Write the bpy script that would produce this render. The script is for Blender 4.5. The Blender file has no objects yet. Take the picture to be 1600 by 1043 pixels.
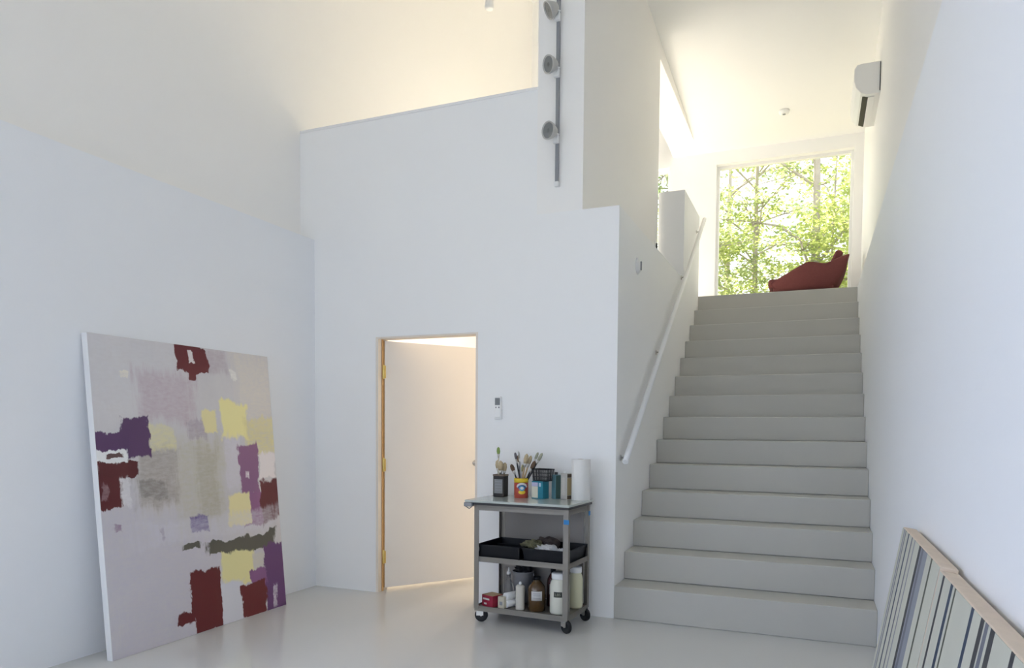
import bpy, bmesh, math, random
import numpy as np
from mathutils import Matrix, Vector

random.seed(7)
rng = np.random.default_rng(11)
SC = bpy.context.scene
COL = SC.collection

# ------------------------------------------------------------------ camera
FPX = 1129.2775
YAW, PIT, ROL = 0.3961, -0.0437, 0.0079
cs, sn = math.cos(YAW), math.sin(YAW)
_fx = Vector((cs, sn, 0)); _fw = Vector((-sn, cs, 0)); _up = Vector((0, 0, 1))
_f2 = _fw * math.cos(PIT) + _up * math.sin(PIT)
_u2 = -_fw * math.sin(PIT) + _up * math.cos(PIT)
_r3 = _fx * math.cos(ROL) + _u2 * math.sin(ROL)
_u3 = -_fx * math.sin(ROL) + _u2 * math.cos(ROL)
cam = bpy.data.cameras.new('camera')
cam.sensor_width = 36.0
cam.lens = FPX * 36.0 / 1600.0
cam.shift_y = (719.934 - 521.5) / 1600.0
cam.clip_start = 0.05
cam.clip_end = 200
camo = bpy.data.objects.new('camera', cam)
COL.objects.link(camo)
_m = Matrix((( _r3.x, _u3.x, -_f2.x, 1.2778), (_r3.y, _u3.y, -_f2.y, -4.9374), (_r3.z, _u3.z, -_f2.z, 1.3254), (0, 0, 0, 1)))
camo.matrix_world = _m
SC.camera = camo

# ------------------------------------------------------------------ light and exposure
SC.view_settings.view_transform = 'Standard'
SC.view_settings.look = 'None'
SC.view_settings.gamma = 1.0
SC.view_settings.use_curve_mapping = False
SC.view_settings.exposure = -0.12
SC.cycles.max_bounces = 14
SC.cycles.diffuse_bounces = 9
SC.cycles.transparent_max_bounces = 12

world = bpy.data.worlds.new('sky')
SC.world = world
world.use_nodes = True
wn = world.node_tree.nodes
wn['Background'].inputs[0].default_value = (0.95, 0.97, 1.0, 1)
wn['Background'].inputs[1].default_value = 2.8


def light(name, kind, loc, direction, energy, color, **kw):
    d = bpy.data.lights.new(name, kind)
    d.energy = energy
    d.color = color
    for k, v in kw.items():
        if k == 'portal':
            d.cycles.is_portal = True
        else:
            setattr(d, k, v)
    o = bpy.data.objects.new(name, d)
    COL.objects.link(o)
    o.location = loc
    o.rotation_euler = Vector(direction).to_track_quat('-Z', 'Y').to_euler()
    return o


light('sun', 'SUN', (-8, 20, 25), (0.72, -0.46, -0.56), 43.0, (1.0, 0.87, 0.785), angle=math.radians(0.6))
# daylight of the big studio glazing behind the camera and an added side window
light('studio_window_daylight', 'AREA', (-0.45, -8.58, 1.35), (0, 1, -0.4), 27, (0.37, 0.51, 1.0), shape='RECTANGLE', size=3.6, size_y=1.9, spread=math.radians(140))
light('added_side_window_daylight', 'AREA', (-2.78, -4.825, 1.30), (1, 0.12, -0.5), 41, (0.37, 0.51, 1.0), shape='RECTANGLE', size=4.0, size_y=1.7, spread=math.radians(140))
# sky seen through the loft window and the stair window
light('stair_window_portal', 'AREA', (0.815, 5.42, 3.93), (0, -1, 0), 1, (1, 1, 1), shape='RECTANGLE', size=1.69, size_y=1.96, portal=True)
light('loft_window_portal', 'AREA', (-1.58, 5.42, 3.97), (0, -1, 0), 1, (1, 1, 1), shape='RECTANGLE', size=1.84, size_y=1.95, portal=True)

# ------------------------------------------------------------------ materials
def s2l(c):
    return tuple(((v / 255.0) / 12.92 if v <= 10 else (((v / 255.0) + 0.055) / 1.055) ** 2.4) for v in c)


MATS = {}


def mat(name, rgb, rough=0.6, metal=0.0, bump=0.0, bscale=60.0, var=0.0, vscale=6.0, spec=0.5, trans=0.0, ior=1.45, alpha=1.0, coat=0.0, emit=None, estr=0.0):
    if name in MATS:
        return MATS[name]
    m = bpy.data.materials.new(name)
    m.use_nodes = True
    nt = m.node_tree
    b = nt.nodes['Principled BSDF']
    b.inputs['Base Color'].default_value = (*rgb, 1)
    b.inputs['Roughness'].default_value = rough
    b.inputs['Metallic'].default_value = metal
    b.inputs['Specular IOR Level'].default_value = spec
    b.inputs['Transmission Weight'].default_value = trans
    b.inputs['IOR'].default_value = ior
    b.inputs['Alpha'].default_value = alpha
    b.inputs['Coat Weight'].default_value = coat
    if emit:
        b.inputs['Emission Color'].default_value = (*emit, 1)
        b.inputs['Emission Strength'].default_value = estr
    tc = nt.nodes.new('ShaderNodeTexCoord')
    if var > 0:
        n = nt.nodes.new('ShaderNodeTexNoise')
        n.inputs['Scale'].default_value = vscale
        n.inputs['Detail'].default_value = 4
        nt.links.new(tc.outputs['Object'], n.inputs['Vector'])
        mx = nt.nodes.new('ShaderNodeMix')
        mx.data_type = 'RGBA'
        mx.inputs['A'].default_value = (*[v * (1 - var) for v in rgb], 1)
        mx.inputs['B'].default_value = (*[min(1, v * (1 + var)) for v in rgb], 1)
        nt.links.new(n.outputs['Fac'], mx.inputs['Factor'])
        nt.links.new(mx.outputs['Result'], b.inputs['Base Color'])
    if bump > 0:
        n2 = nt.nodes.new('ShaderNodeTexNoise')
        n2.inputs['Scale'].default_value = bscale
        n2.inputs['Detail'].default_value = 3
        nt.links.new(tc.outputs['Object'], n2.inputs['Vector'])
        bp = nt.nodes.new('ShaderNodeBump')
        bp.inputs['Strength'].default_value = bump
        bp.inputs['Distance'].default_value = 0.01
        nt.links.new(n2.outputs['Fac'], bp.inputs['Height'])
        nt.links.new(bp.outputs['Normal'], b.inputs['Normal'])
    MATS[name] = m
    return m


WALL = mat('white_wall_paint', (0.90, 0.90, 0.89), 0.55, bump=0.03, bscale=90, var=0.01, vscale=2, spec=0.3)
WALLC = mat('cool_lit_wall_paint', (0.874, 0.890, 0.914), 0.55, bump=0.03, bscale=90, var=0.01, vscale=2, spec=0.3)  # cool paint, with part of the blue studio light put into its colour
WALLW = mat('warm_lit_wall_paint', (0.912, 0.897, 0.868), 0.55, bump=0.03, bscale=90, var=0.01, vscale=2, spec=0.3)  # warm paint, with part of the warm upstairs light put into its colour
CEIL = mat('white_ceiling_paint', (0.90, 0.90, 0.885), 0.7, bump=0.02, bscale=90, spec=0.2)
TRIM = mat('white_trim_paint', (0.84, 0.84, 0.83), 0.35)
FLOOR = mat('grey_epoxy_floor', (0.62, 0.62, 0.60), 0.18, bump=0.015, bscale=8, var=0.02, vscale=1.5, spec=0.45)
LOFTF = mat('loft_floor_paint', (0.75, 0.73, 0.69), 0.45, var=0.03)
STEP = mat('grey_step_paint', (0.50, 0.49, 0.45), 0.42, var=0.03, vscale=3, bump=0.02, spec=0.4)
DOORP = mat('door_paint', (0.80, 0.78, 0.75), 0.4, spec=0.4)
WOOD_GLOW = mat('wood_and_gap_glow', (0.55, 0.33, 0.14), 0.6, var=0.2, vscale=30)  # bare wood tone; on the door it stands for glow through the hinge gap
BRASS = mat('brass', (0.78, 0.60, 0.22), 0.28, metal=0.9)
STEEL = mat('cart_steel', (0.235, 0.215, 0.185), 0.42, metal=0.5, var=0.08, vscale=12, bump=0.02)
STEELD = mat('cart_steel_dark', (0.05, 0.048, 0.046), 0.5, metal=0.3)
CHROME = mat('brushed_nickel', (0.62, 0.60, 0.56), 0.3, metal=0.9)
BLACKP = mat('black_plastic', (0.006, 0.006, 0.007), 0.45, spec=0.3)
RUBBER = mat('black_rubber', (0.012, 0.012, 0.012), 0.6)
WHITEP = mat('white_plastic', (0.86, 0.86, 0.84), 0.35)
GREYP = mat('grey_plastic', (0.28, 0.29, 0.30), 0.4)
RED = mat('red_wool_fabric', (0.165, 0.055, 0.054), 0.85, bump=0.25, bscale=400, var=0.12, vscale=40, spec=0.2)
GLASSTOP = mat('palette_glass', (0.50, 0.54, 0.50), 0.06, var=0.05, vscale=5)
TAPE = mat('blue_masking_tape', (0.03, 0.22, 0.52), 0.6)
BARK = mat('tree_bark', (0.36, 0.32, 0.28), 0.9, bump=0.6, bscale=25, var=0.3, vscale=8)
EARTH = mat('leaf_litter_ground', (0.16, 0.15, 0.07), 0.95, var=0.4, vscale=3, bump=0.5, bscale=6)
LAMPM = mat('lamp_lens', (0.22, 0.23, 0.23), 0.25, metal=0.2)
SPOTG = mat('spot_housing', (0.50, 0.49, 0.46), 0.4)


def leaf_mat(name, rgb):
    m = bpy.data.materials.new(name)
    m.use_nodes = True
    nt = m.node_tree
    nt.nodes.clear()
    out = nt.nodes.new('ShaderNodeOutputMaterial')
    d = nt.nodes.new('ShaderNodeBsdfDiffuse')
    t = nt.nodes.new('ShaderNodeBsdfTranslucent')
    mx = nt.nodes.new('ShaderNodeMixShader')
    gi = nt.nodes.new('ShaderNodeTexCoord')
    ns = nt.nodes.new('ShaderNodeTexNoise')
    ns.inputs['Scale'].default_value = 2.2
    ns.inputs['Detail'].default_value = 3
    cm = nt.nodes.new('ShaderNodeMix')
    cm.data_type = 'RGBA'
    cm.inputs['A'].default_value = (rgb[0] * 0.72, rgb[1] * 0.8, rgb[2] * 0.9, 1)
    cm.inputs['B'].default_value = (min(1, rgb[0] * 1.25), min(1, rgb[1] * 1.12), rgb[2], 1)
    nt.links.new(gi.outputs['Object'], ns.inputs['Vector'])
    nt.links.new(ns.outputs['Fac'], cm.inputs['Factor'])
    nt.links.new(cm.outputs['Result'], d.inputs['Color'])
    nt.links.new(cm.outputs['Result'], t.inputs['Color'])
    mx.inputs[0].default_value = 0.5
    nt.links.new(d.outputs[0], mx.inputs[1])
    nt.links.new(t.outputs[0], mx.inputs[2])
    nt.links.new(mx.outputs[0], out.inputs[0])
    return m


def pane_mat():
    m = bpy.data.materials.new('window_glass')
    m.use_nodes = True
    nt = m.node_tree
    nt.nodes.clear()
    out = nt.nodes.new('ShaderNodeOutputMaterial')
    t = nt.nodes.new('ShaderNodeBsdfTransparent')
    t.inputs[0].default_value = (0.95, 0.97, 0.96, 1)
    g = nt.nodes.new('ShaderNodeBsdfGlossy')
    g.inputs['Roughness'].default_value = 0.02
    mx = nt.nodes.new('ShaderNodeMixShader')
    mx.inputs[0].default_value = 0.05
    nt.links.new(t.outputs[0], mx.inputs[1])
    nt.links.new(g.outputs[0], mx.inputs[2])
    nt.links.new(mx.outputs[0], out.inputs[0])
    return m


PANE = pane_mat()


# ------------------------------------------------------------------ mesh helpers
class MB:
    """collects shapes, then builds one mesh object"""

    def __init__(self):
        self.v = []
        self.f = []
        self.s = []

    def raw(self, vs, fs, smooth=False):
        o = len(self.v)
        self.v += [tuple(p) for p in vs]
        self.f += [tuple(i + o for i in f) for f in fs]
        self.s += [smooth] * len(fs)
        return self

    def box(self, x0, y0, z0, x1, y1, z1):
        vs = [(x, y, z) for z in (z0, z1) for y in (y0, y1) for x in (x0, x1)]
        return self.raw(vs, [(0, 2, 3, 1), (4, 5, 7, 6), (0, 1, 5, 4), (2, 6, 7, 3), (0, 4, 6, 2), (1, 3, 7, 5)])

    def rbox(self, x0, y0, z0, x1, y1, z1, r=0.004, seg=2):
        bm = bmesh.new()
        bmesh.ops.create_cube(bm, size=1)
        for v in bm.verts:
            v.co = Vector(((x0 + x1) / 2 + v.co.x * (x1 - x0), (y0 + y1) / 2 + v.co.y * (y1 - y0), (z0 + z1) / 2 + v.co.z * (z1 - z0)))
        bmesh.ops.bevel(bm, geom=bm.edges[:], offset=r, segments=seg, affect='EDGES', profile=0.5)
        bm.verts.index_update()
        self.raw([v.co[:] for v in bm.verts], [[v.index for v in f.verts] for f in bm.faces], False)
        bm.free()
        return self

    def lathe(self, prof, c=(0, 0, 0), seg=24, mtx=None):
        """prof: (r, z) from bottom to top, about the z axis"""
        vs, fs = [], []
        n = len(prof)
        for r, z in prof:
            for k in range(seg):
                a = 2 * math.pi * k / seg
                p = Vector((r * math.cos(a), r * math.sin(a), z))
                if mtx is not None:
                    p = mtx @ p
                vs.append((p.x + c[0], p.y + c[1], p.z + c[2]))
        for i in range(n - 1):
            for k in range(seg):
                k2 = (k + 1) % seg
                fs.append((i * seg + k, i * seg + k2, (i + 1) * seg + k2, (i + 1) * seg + k))
        self.raw(vs, fs, True)
        o = len(self.v) - len(vs)
        if prof[0][0] > 1e-6:
            self.f.append(tuple(o + k for k in reversed(range(seg)))); self.s.append(False)
        if prof[-1][0] > 1e-6:
            self.f.append(tuple(o + (n - 1) * seg + k for k in range(seg))); self.s.append(False)
        return self

    def tube(self, pts, rad, seg=8, caps=True):
        pts = [Vector(p) for p in pts]
        if not isinstance(rad, (list, tuple)):
            rad = [rad] * len(pts)
        vs, fs = [], []
        ref = None
        for i, p in enumerate(pts):
            d = (pts[min(i + 1, len(pts) - 1)] - pts[max(i - 1, 0)]).normalized()
            if ref is None:
                ref = Vector((0, 0, 1)) if abs(d.z) < 0.9 else Vector((1, 0, 0))
            a = d.cross(ref).normalized()
            b = a.cross(d).normalized()
            ref = b
            for k in range(seg):
                t = 2 * math.pi * k / seg
                vs.append(p + (a * math.cos(t) + b * math.sin(t)) * rad[i])
        for i in range(len(pts) - 1):
            for k in range(seg):
                k2 = (k + 1) % seg
                fs.append((i * seg + k, (i + 1) * seg + k, (i + 1) * seg + k2, i * seg + k2))
        self.raw(vs, fs, True)
        o = len(self.v) - len(vs)
        if caps:
            self.f.append(tuple(o + k for k in range(seg))); self.s.append(False)
            self.f.append(tuple(o + (len(pts) - 1) * seg + k for k in reversed(range(seg)))); self.s.append(False)
        return self

    def prism(self, poly, axis, a, b):
        """poly of 2D points in the other two axes, extruded along axis from a to b"""
        def P(q, t):
            return {'x': (t, q[0], q[1]), 'y': (q[0], t, q[1]), 'z': (q[0], q[1], t)}[axis]
        n = len(poly)
        vs = [P(q, a) for q in poly] + [P(q, b) for q in poly]
        fs = [tuple(range(n)), tuple(reversed(range(n, 2 * n)))] + [(i, i + n, (i + 1) % n + n, (i + 1) % n) for i in range(n)]
        return self.raw(vs, fs)

    def build(self, name, material, parent=None, loc=None):
        me = bpy.data.meshes.new(name)
        me.from_pydata(self.v, [], self.f)
        me.polygons.foreach_set('use_smooth', self.s)
        bm = bmesh.new()
        bm.from_mesh(me)
        bmesh.ops.recalc_face_normals(bm, faces=bm.faces[:])
        bm.to_mesh(me)
        bm.free()
        me.materials.append(material)
        o = bpy.data.objects.new(name, me)
        COL.objects.link(o)
        if parent is not None:
            o.parent = parent
        if loc is not None:
            o.location = loc
        return o


def tag(o, label, cat=None, group=None, kind=None):
    o['label'] = label
    if cat:
        o['category'] = cat
    if group:
        o['group'] = group
    if kind:
        o['kind'] = kind
    return o


def thing(name, label, cat, loc=(0, 0, 0), rz=0.0, group=None, kind=None):
    o = bpy.data.objects.new(name, None)
    o.empty_display_size = 0.05
    COL.objects.link(o)
    o.location = loc
    o.rotation_euler = (0, 0, rz)
    return tag(o, label, cat, group, kind)


def struct(o, label, cat):
    return tag(o, label, cat, None, 'structure')


def rotm(d):
    return Vector(d).to_track_quat('Z', 'Y').to_matrix()


# ------------------------------------------------------------------ the setting
XL, XLU = -2.57, -2.71            # studio left wall: lower wall, upper wall set back
W, WU = 1.662, 1.762              # right wall: lower, upper set back
LZ = 2.873                        # loft floor level
ZG = 3.775                        # top of the guard walls
XU, XC = -0.265, -0.609           # upper wall over the stair: right face, left face
YW = 5.24                         # window wall
YR = -8.5                         # rear wall of the studio
RIS, TRD, R0 = 0.2033, 0.2805, 0.0273
YT = 13 * TRD                     # last riser
HT = 7.6                          # high ceiling
DX0, DX1, DZ = -1.977, -1.071, 2.053   # doorway


def ceil_z(y):
    return 5.50 - 0.082 * y


struct(MB().box(-2.9, YR - 0.2, -0.12, 1.95, YW + 0.2, 0).build('floor', FLOOR), 'glossy pale grey painted studio floor', 'floor')
SL = (-6.9, -2.75, 0.4, 2.75)       # unseen side window added to brighten the stairwell: y0 y1 z0 z1
UL = (3.0, 5.0, 3.05, 4.85)       # unseen side window added to bring more sun into the loft


CL = (-3.9, -2.7, 6.25, 6.95)     # unseen clerestory added for warm light on the upper walls


def wall_y(xa, xb, ya, yb, za, zb, *holes):
    m = MB()
    y = ya
    for q in holes:
        m.box(xa, y, za, xb, q[0], zb)
        m.box(xa, q[0], za, xb, q[1], q[2])
        m.box(xa, q[0], q[3], xb, q[1], zb)
        y = q[1]
    m.box(xa, y, za, xb, yb, zb)
    return m


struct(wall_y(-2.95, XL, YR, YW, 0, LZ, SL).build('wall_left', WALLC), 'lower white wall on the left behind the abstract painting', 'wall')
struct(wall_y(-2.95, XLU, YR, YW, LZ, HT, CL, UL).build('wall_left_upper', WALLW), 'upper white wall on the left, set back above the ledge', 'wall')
mb = MB()
mb.box(XL, 0, 0, DX0, 0.14, LZ)
mb.box(DX1, 0, 0, XU, 0.14, LZ)
mb.box(DX0, 0, DZ, DX1, 0.14, LZ)
mb.box(XLU, 0, LZ, XC, 0.14, ZG - 0.022)
wf = struct(mb.build('wall_front', WALL), 'white front wall with the doorway and the loft guard above', 'wall')
struct(MB().rbox(XLU, -0.006, ZG - 0.022, XC, 0.146, ZG, 0.003).build('trim_1', TRIM), 'thin white cap along the top of the loft guard wall', 'trim')
mb = MB()
mb.box(XU, 0, 0, 0, 2.62, LZ)
mb.box(XU, 2.62, 0, 0, YT, ZG)
struct(mb.build('wall_stair', WALL), 'stepped white stair wall carrying the handrail', 'wall')
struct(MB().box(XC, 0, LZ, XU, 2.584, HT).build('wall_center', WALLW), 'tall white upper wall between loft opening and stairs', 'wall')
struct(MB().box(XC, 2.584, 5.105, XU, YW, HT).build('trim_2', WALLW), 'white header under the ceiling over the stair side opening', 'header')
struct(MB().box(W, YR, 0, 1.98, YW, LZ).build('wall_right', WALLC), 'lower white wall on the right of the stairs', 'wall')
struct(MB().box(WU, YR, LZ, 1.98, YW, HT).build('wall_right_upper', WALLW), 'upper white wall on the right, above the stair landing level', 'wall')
SW = (-0.03, 1.655, 2.95, 4.905)  # stair window x0 x1 z0 z1
LW = (-2.50, -0.66, 2.98, 4.95)   # loft window
mb = MB()
mb.box(-2.95, YW, 0, LW[0], YW + 0.2, HT)
mb.box(LW[1], YW, 0, SW[0], YW + 0.2, HT)
mb.box(SW[1], YW, 0, 1.98, YW + 0.2, HT)
for q in (SW, LW):
    mb.box(q[0], YW, 0, q[1], YW + 0.2, q[2])
    mb.box(q[0], YW, q[3], q[1], YW + 0.2, HT)
struct(mb.build('wall_back', WALL), 'white end wall around the tall stair window', 'wall')
RW = (-2.3, 1.4, 0.3, 2.8)
mb = MB()
mb.box(-2.95, YR - 0.2, 0, RW[0], YR, HT)
mb.box(RW[1], YR - 0.2, 0, 1.98, YR, HT)
mb.box(RW[0], YR - 0.2, 0, RW[1], YR, RW[2])
mb.box(RW[0], YR - 0.2, RW[3], RW[1], YR, HT)
struct(mb.build('wall_rear', WALL), 'white rear studio wall with wide window facing the stairs', 'wall')
y0, y1 = 0.14, YW + 0.2
struct(MB().prism([(y0, ceil_z(y0)), (y1, ceil_z(y1)), (y1, ceil_z(y1) + 0.25), (y0, ceil_z(y0) + 0.25)], 'x', XC, 1.98).build('ceiling', CEIL), 'white gently sloping ceiling over the stairs', 'ceiling')
struct(MB().box(-2.95, YR - 0.2, HT, 1.98, YW + 0.2, HT + 0.25).build('ceiling_high', CEIL), 'high white ceiling over studio and loft', 'ceiling')
struct(MB().box(XU, 0, ceil_z(0) - 0.01, WU, 0.14, HT).build('wall_over_stair', WALL), 'white wall closing the tall studio above the stairs', 'wall')
mb = MB()
mb.box(XL, 0.14, 2.62, XU, YW, LZ)
mb.box(XU, YT, 2.62, 0, YW, LZ)
mb.box(XLU, 0.14, 2.873, XL, YW, LZ + 0.001)
struct(mb.build('floor_loft', LOFTF), 'pale floor of the loft behind the guard wall', 'floor')
struct(MB().box(XL, 3.2, 0, XU, 3.32, 2.62).build('wall_storage', WALL), 'white wall inside the lit room behind the door', 'wall')

struct(MB().box(-6.0, -9.5, -0.1, -5.9, -0.6, 2.90).build('wall_sun_block', WALL), 'white wall added outside the side window to block the sun', 'wall')  # unseen wall added to keep low sun out of the side window
struct(MB().box(-5.9, -9.5, 2.90, -2.95, -0.6, 3.02).build('sun_block_roof', TRIM), 'flat roof added outside the side window to block the sun', 'added sun screen')  # unseen roof added to shade the side window from the sun

# stairs: one child per step
stairs = thing('staircase', 'wide grey painted staircase rising to the bright window', 'staircase', (0, 0, 0), kind='structure')
for i in range(1, 15):
    ya = (i - 1) * TRD
    z1 = R0 + i * RIS
    z0 = 0 if i == 1 else R0 + (i - 2) * RIS
    yb = YW if i == 14 else ya + TRD + 0.0
    b = MB()
    b.rbox(0, ya, max(0, z1 - RIS - (R0 if i == 1 else 0)), W, yb, z1, 0.006, 2)
    if i > 1:
        b.box(0.002, ya + 0.02, 0, W - 0.002, yb, z1 - RIS)
    b.build('step', STEP, stairs)

# windows
def window(name, q, side, y, label, mull=()):
    x0, x1, z0, z1 = q
    c_ = (x0 + x1) / 2
    t = thing(name, label, 'window', (y, c_, z0) if side else (c_, y, z0), math.pi / 2 if side else 0, kind='structure')
    ox, oz = (x0 + x1) / 2, z0
    def bar(n, a, b, c, d, e, f):
        MB().rbox(a - ox, b, c - oz, d - ox, e, f - oz, 0.003).build(n, TRIM, t)
    fw = 0.035
    bar('frame_side', x0, 0.0, z0, x0 + fw, 0.07, z1)
    bar('frame_side', x1 - fw, 0.0, z0, x1, 0.07, z1)
    bar('frame_head', x0 + fw, 0.0, z1 - fw, x1 - fw, 0.07, z1)
    bar('frame_sill', x0 + fw, 0.0, z0, x1 - fw, 0.07, z0 + fw)
    for mx in mull:
        bar('mullion', mx - 0.02, 0.0, z0 + fw, mx + 0.02, 0.07, z1 - fw)
    xs = [x0 + fw] + [m for m in mull] + [x1 - fw]
    for a, b in zip(xs[:-1], xs[1:]):
        MB().box(a + 0.0 - ox, 0.03, z0 + fw - oz, b - ox, 0.036, z1 - fw - oz).build('pane', PANE, t)
    return t


window('window_1', SW, 0, YW + 0.10, 'tall stair window looking into sunlit green trees')
window('window_2', LW, 0, YW + 0.10, 'loft window glimpsed through the opening beside the stairs')
window('window_3', RW, 0, YR - 0.19, 'wide studio window in the rear wall behind the viewer', (-1.06, 0.18))
window('window_4', SL, 1, -2.86, 'unseen studio window added in the left wall beside the viewer', (-5.52, -4.13))
window('window_5', UL, 1, -2.86, 'unseen loft window added in the upper left wall for more sun', (4.0,))
window('window_6', CL, 1, -2.86, 'unseen clerestory added high in the upper left wall for warm light', ())

# door: jamb lining in the opening, leaf swung into the lit room
dr = thing('door_1', 'white door standing ajar into a warmly lit room', 'door', (DX0, 0, 0), kind='structure')
JB = mat('jamb_paint', (0.80, 0.74, 0.66), 0.4)
b = MB()
b.box(0.0, 0.003, 0, 0.022, 0.137, DZ - 0.012)
b.build('door_jamb', JB, dr)
b = MB()
b.box(DX1 - DX0 - 0.02, 0.003, 0, DX1 - DX0, 0.137, DZ - 0.012)
b.build('door_jamb', JB, dr)
MB().box(0.0, 0.003, DZ - 0.012, DX1 - DX0, 0.137, DZ).build('door_head', JB, dr)
leaf = MB()
leaf.rbox(0.004, 0, 0.024, 0.90, 0.042, DZ - 0.022, 0.002)
lf = leaf.build('door_leaf', DOORP, dr, (0.034, 0.075, 0))
lf.rotation_euler = (0, 0, math.radians(55))
tag(lf, 'flush white door leaf')
MB().box(-0.0015, 0.003, 0.026, 0.0035, 0.039, DZ - 0.024).build('leaf_glow_edge', WOOD_GLOW, lf)  # amber strip, warm light through the hinge gap put into colour
MB().box(0.0, 0.0, 0.0, 0.006, 0.022, DZ - 0.014).build('jamb_glow_strip', WOOD_GLOW, dr, (0.0225, 0.052, 0))  # same hinge gap glow painted as a strip along the jamb
for hz in (0.28, 1.03, 1.78):
    h = MB()
    h.lathe([(0.0, -0.058), (0.006, -0.056), (0.009, -0.05), (0.009, 0.05), (0.006, 0.056), (0.0, 0.058)], (0, 0, 0), 12)
    for zz in (-0.03, -0.01, 0.01, 0.03):
        h.lathe([(0.0095, zz - 0.001), (0.0102, zz), (0.0095, zz + 0.001)], (0, 0, 0), 12)
    h.box(-0.020, -0.0015, -0.05, 0, 0.0015, 0.05)
    h.box(0, -0.0015, -0.05, 0.022, 0.0015, 0.05)
    tag(h.build('hinge', BRASS, dr, (0.034, 0.062, hz)), 'brass hinge')
k = MB()
k.lathe([(0.026, 0), (0.026, 0.006), (0.012, 0.010), (0.011, 0.03), (0.020, 0.036), (0.024, 0.048), (0.020, 0.058), (0.0, 0.061)], (0, 0, 0), 20, rotm((0, -1, 0)))
tag(k.build('knob', CHROME, lf, (0.845, 0, 1.03)), 'small satin door knob')

# the lamp of the room behind the door
lp = thing('ceiling_lamp', 'white batten lamp glowing in the room behind the door', 'lamp', (-1.40, 1.78, 2.615))
MB().rbox(-0.06, -0.30, -0.05, 0.06, 0.30, 0, 0.006).build('housing', WHITEP, lp)
TUBEM = mat('warm_lamp_tube', (1, 0.9, 0.75), 0.5, emit=(1.0, 0.76, 0.5), estr=6.0)
b = MB().tube([(0, -0.28, -0.075), (0, 0.28, -0.075)], 0.018, 12)
b.build('tube', TUBEM, lp)
light('room_lamp_light', 'POINT', (-1.40, 1.78, 2.47), (0, 0, -1), 66, (1.0, 0.80, 0.60), shadow_soft_size=0.06)

# ------------------------------------------------------------------ wall fittings
hr = thing('handrail', 'slim white handrail along the left stair wall', 'handrail', (0, 0, 0))
P0, P1 = Vector((0.062, 0.02, 1.105)), Vector((0.062, 3.60, 3.735))
MB().tube([P0, P1], 0.021, 16).build('rail', TRIM, hr)
dr_ = (P1 - P0).normalized()
for t in (0.03, 0.36, 0.69, 0.95):
    p = P0.lerp(P1, t)
    b = MB()
    b.tube([p + Vector((0, 0, -0.018)), p + Vector((-0.012, 0, -0.05)), (0.004, p.y, p.z - 0.055)], 0.006, 8)
    b.lathe([(0.022, 0), (0.022, 0.004), (0.018, 0.007), (0, 0.007)], (0, p.y, p.z - 0.055), 16, rotm((1, 0, 0)))
    b.build('bracket', CHROME, hr)

# track with three spot heads on the upper wall
tr = thing('spotlight_track', 'vertical lighting track with three spot heads on upper wall', 'track light', (-0.452, 0, 3.06))
b = MB()
b.rbox(-0.011, -0.03, 0.0, 0.011, 0.0, 2.2, 0.002)
b.build('track_rail', GREYP, tr)
MB().rbox(-0.016, -0.035, -0.012, 0.016, 0.0, 0.02, 0.003).build('end_feed', WHITEP, tr)
for hz, d in ((0.335, (-0.45, -0.88, -0.10)), (0.79, (-0.55, -0.80, -0.22)), (1.175, (-0.72, -0.45, -0.50)), (1.62, (-0.5, -0.8, -0.1))):
    h = MB()
    h.rbox(-0.02, -0.062, hz - 0.055, 0.02, -0.03, hz + 0.0, 0.004)
    h.tube([(0, -0.05, hz - 0.03), (0.03, -0.075, hz - 0.01), (-0.02, -0.09, hz + 0.01)], 0.007, 8)
    ad = h.build('spot_adapter', WHITEP, tr)
    dv = Vector(d).normalized()
    c = Vector((-0.012, -0.090, hz + 0.012))
    m = rotm(d)
    s = MB()
    s.lathe([(0.0, -0.030), (0.026, -0.028), (0.038, -0.012), (0.052, 0.012), (0.060, 0.034), (0.061, 0.046), (0.057, 0.047), (0.051, 0.038)], c, 24, m)
    sh = s.build('spot_head', SPOTG, tr)
    l = MB()
    l.lathe([(0.0, 0.040), (0.014, 0.040), (0.020, 0.034), (0.034, 0.034), (0.0515, 0.040)], c, 24, m)
    l.build('lens', LAMPM, sh)

# pendant spot hanging under the loft ceiling
pd = thing('pendant_spot', 'small white spot hanging from the loft ceiling near the top edge', 'spotlight', (-1.455, 1.0, 5.02))
MB().tube([(0, 0, 0.10), (0, 0, HT - 5.02)], 0.007, 8).build('stem', WHITEP, pd)
MB().lathe([(0.012, 0.0), (0.035, 0.0), (0.042, 0.02), (0.034, 0.09), (0.02, 0.12), (0.0, 0.125)], (0.0, 0, 0), 20).build('shade', WHITEP, pd)
MB().lathe([(0.045, -0.02), (0.045, 0.0)], (0, 0, HT - 5.02), 20).build('canopy', WHITEP, pd)

# remote in its wall holder
rm = thing('remote_control', 'white air conditioner remote in wall holder right of door', 'remote', (-0.897, 0, 1.40))
MB().rbox(-0.029, -0.018, 0.0, 0.029, 0.0, 0.075, 0.004).build('holder', WHITEP, rm)
MB().rbox(-0.025, -0.026, 0.012, 0.025, -0.003, 0.17, 0.006).build('remote_body', WHITEP, rm)
MB().rbox(-0.020, -0.0275, 0.105, 0.020, -0.0255, 0.158, 0.0008).build('display', mat('grey_lcd', (0.16, 0.17, 0.17), 0.25), rm)
for bx, bz in ((-0.012, 0.088), (0.012, 0.088)):
    MB().lathe([(0.006, 0), (0.005, 0.002), (0, 0.002)], (bx, -0.026, bz), 12, rotm((0, -1, 0))).build('button', GREYP, rm)

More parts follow.
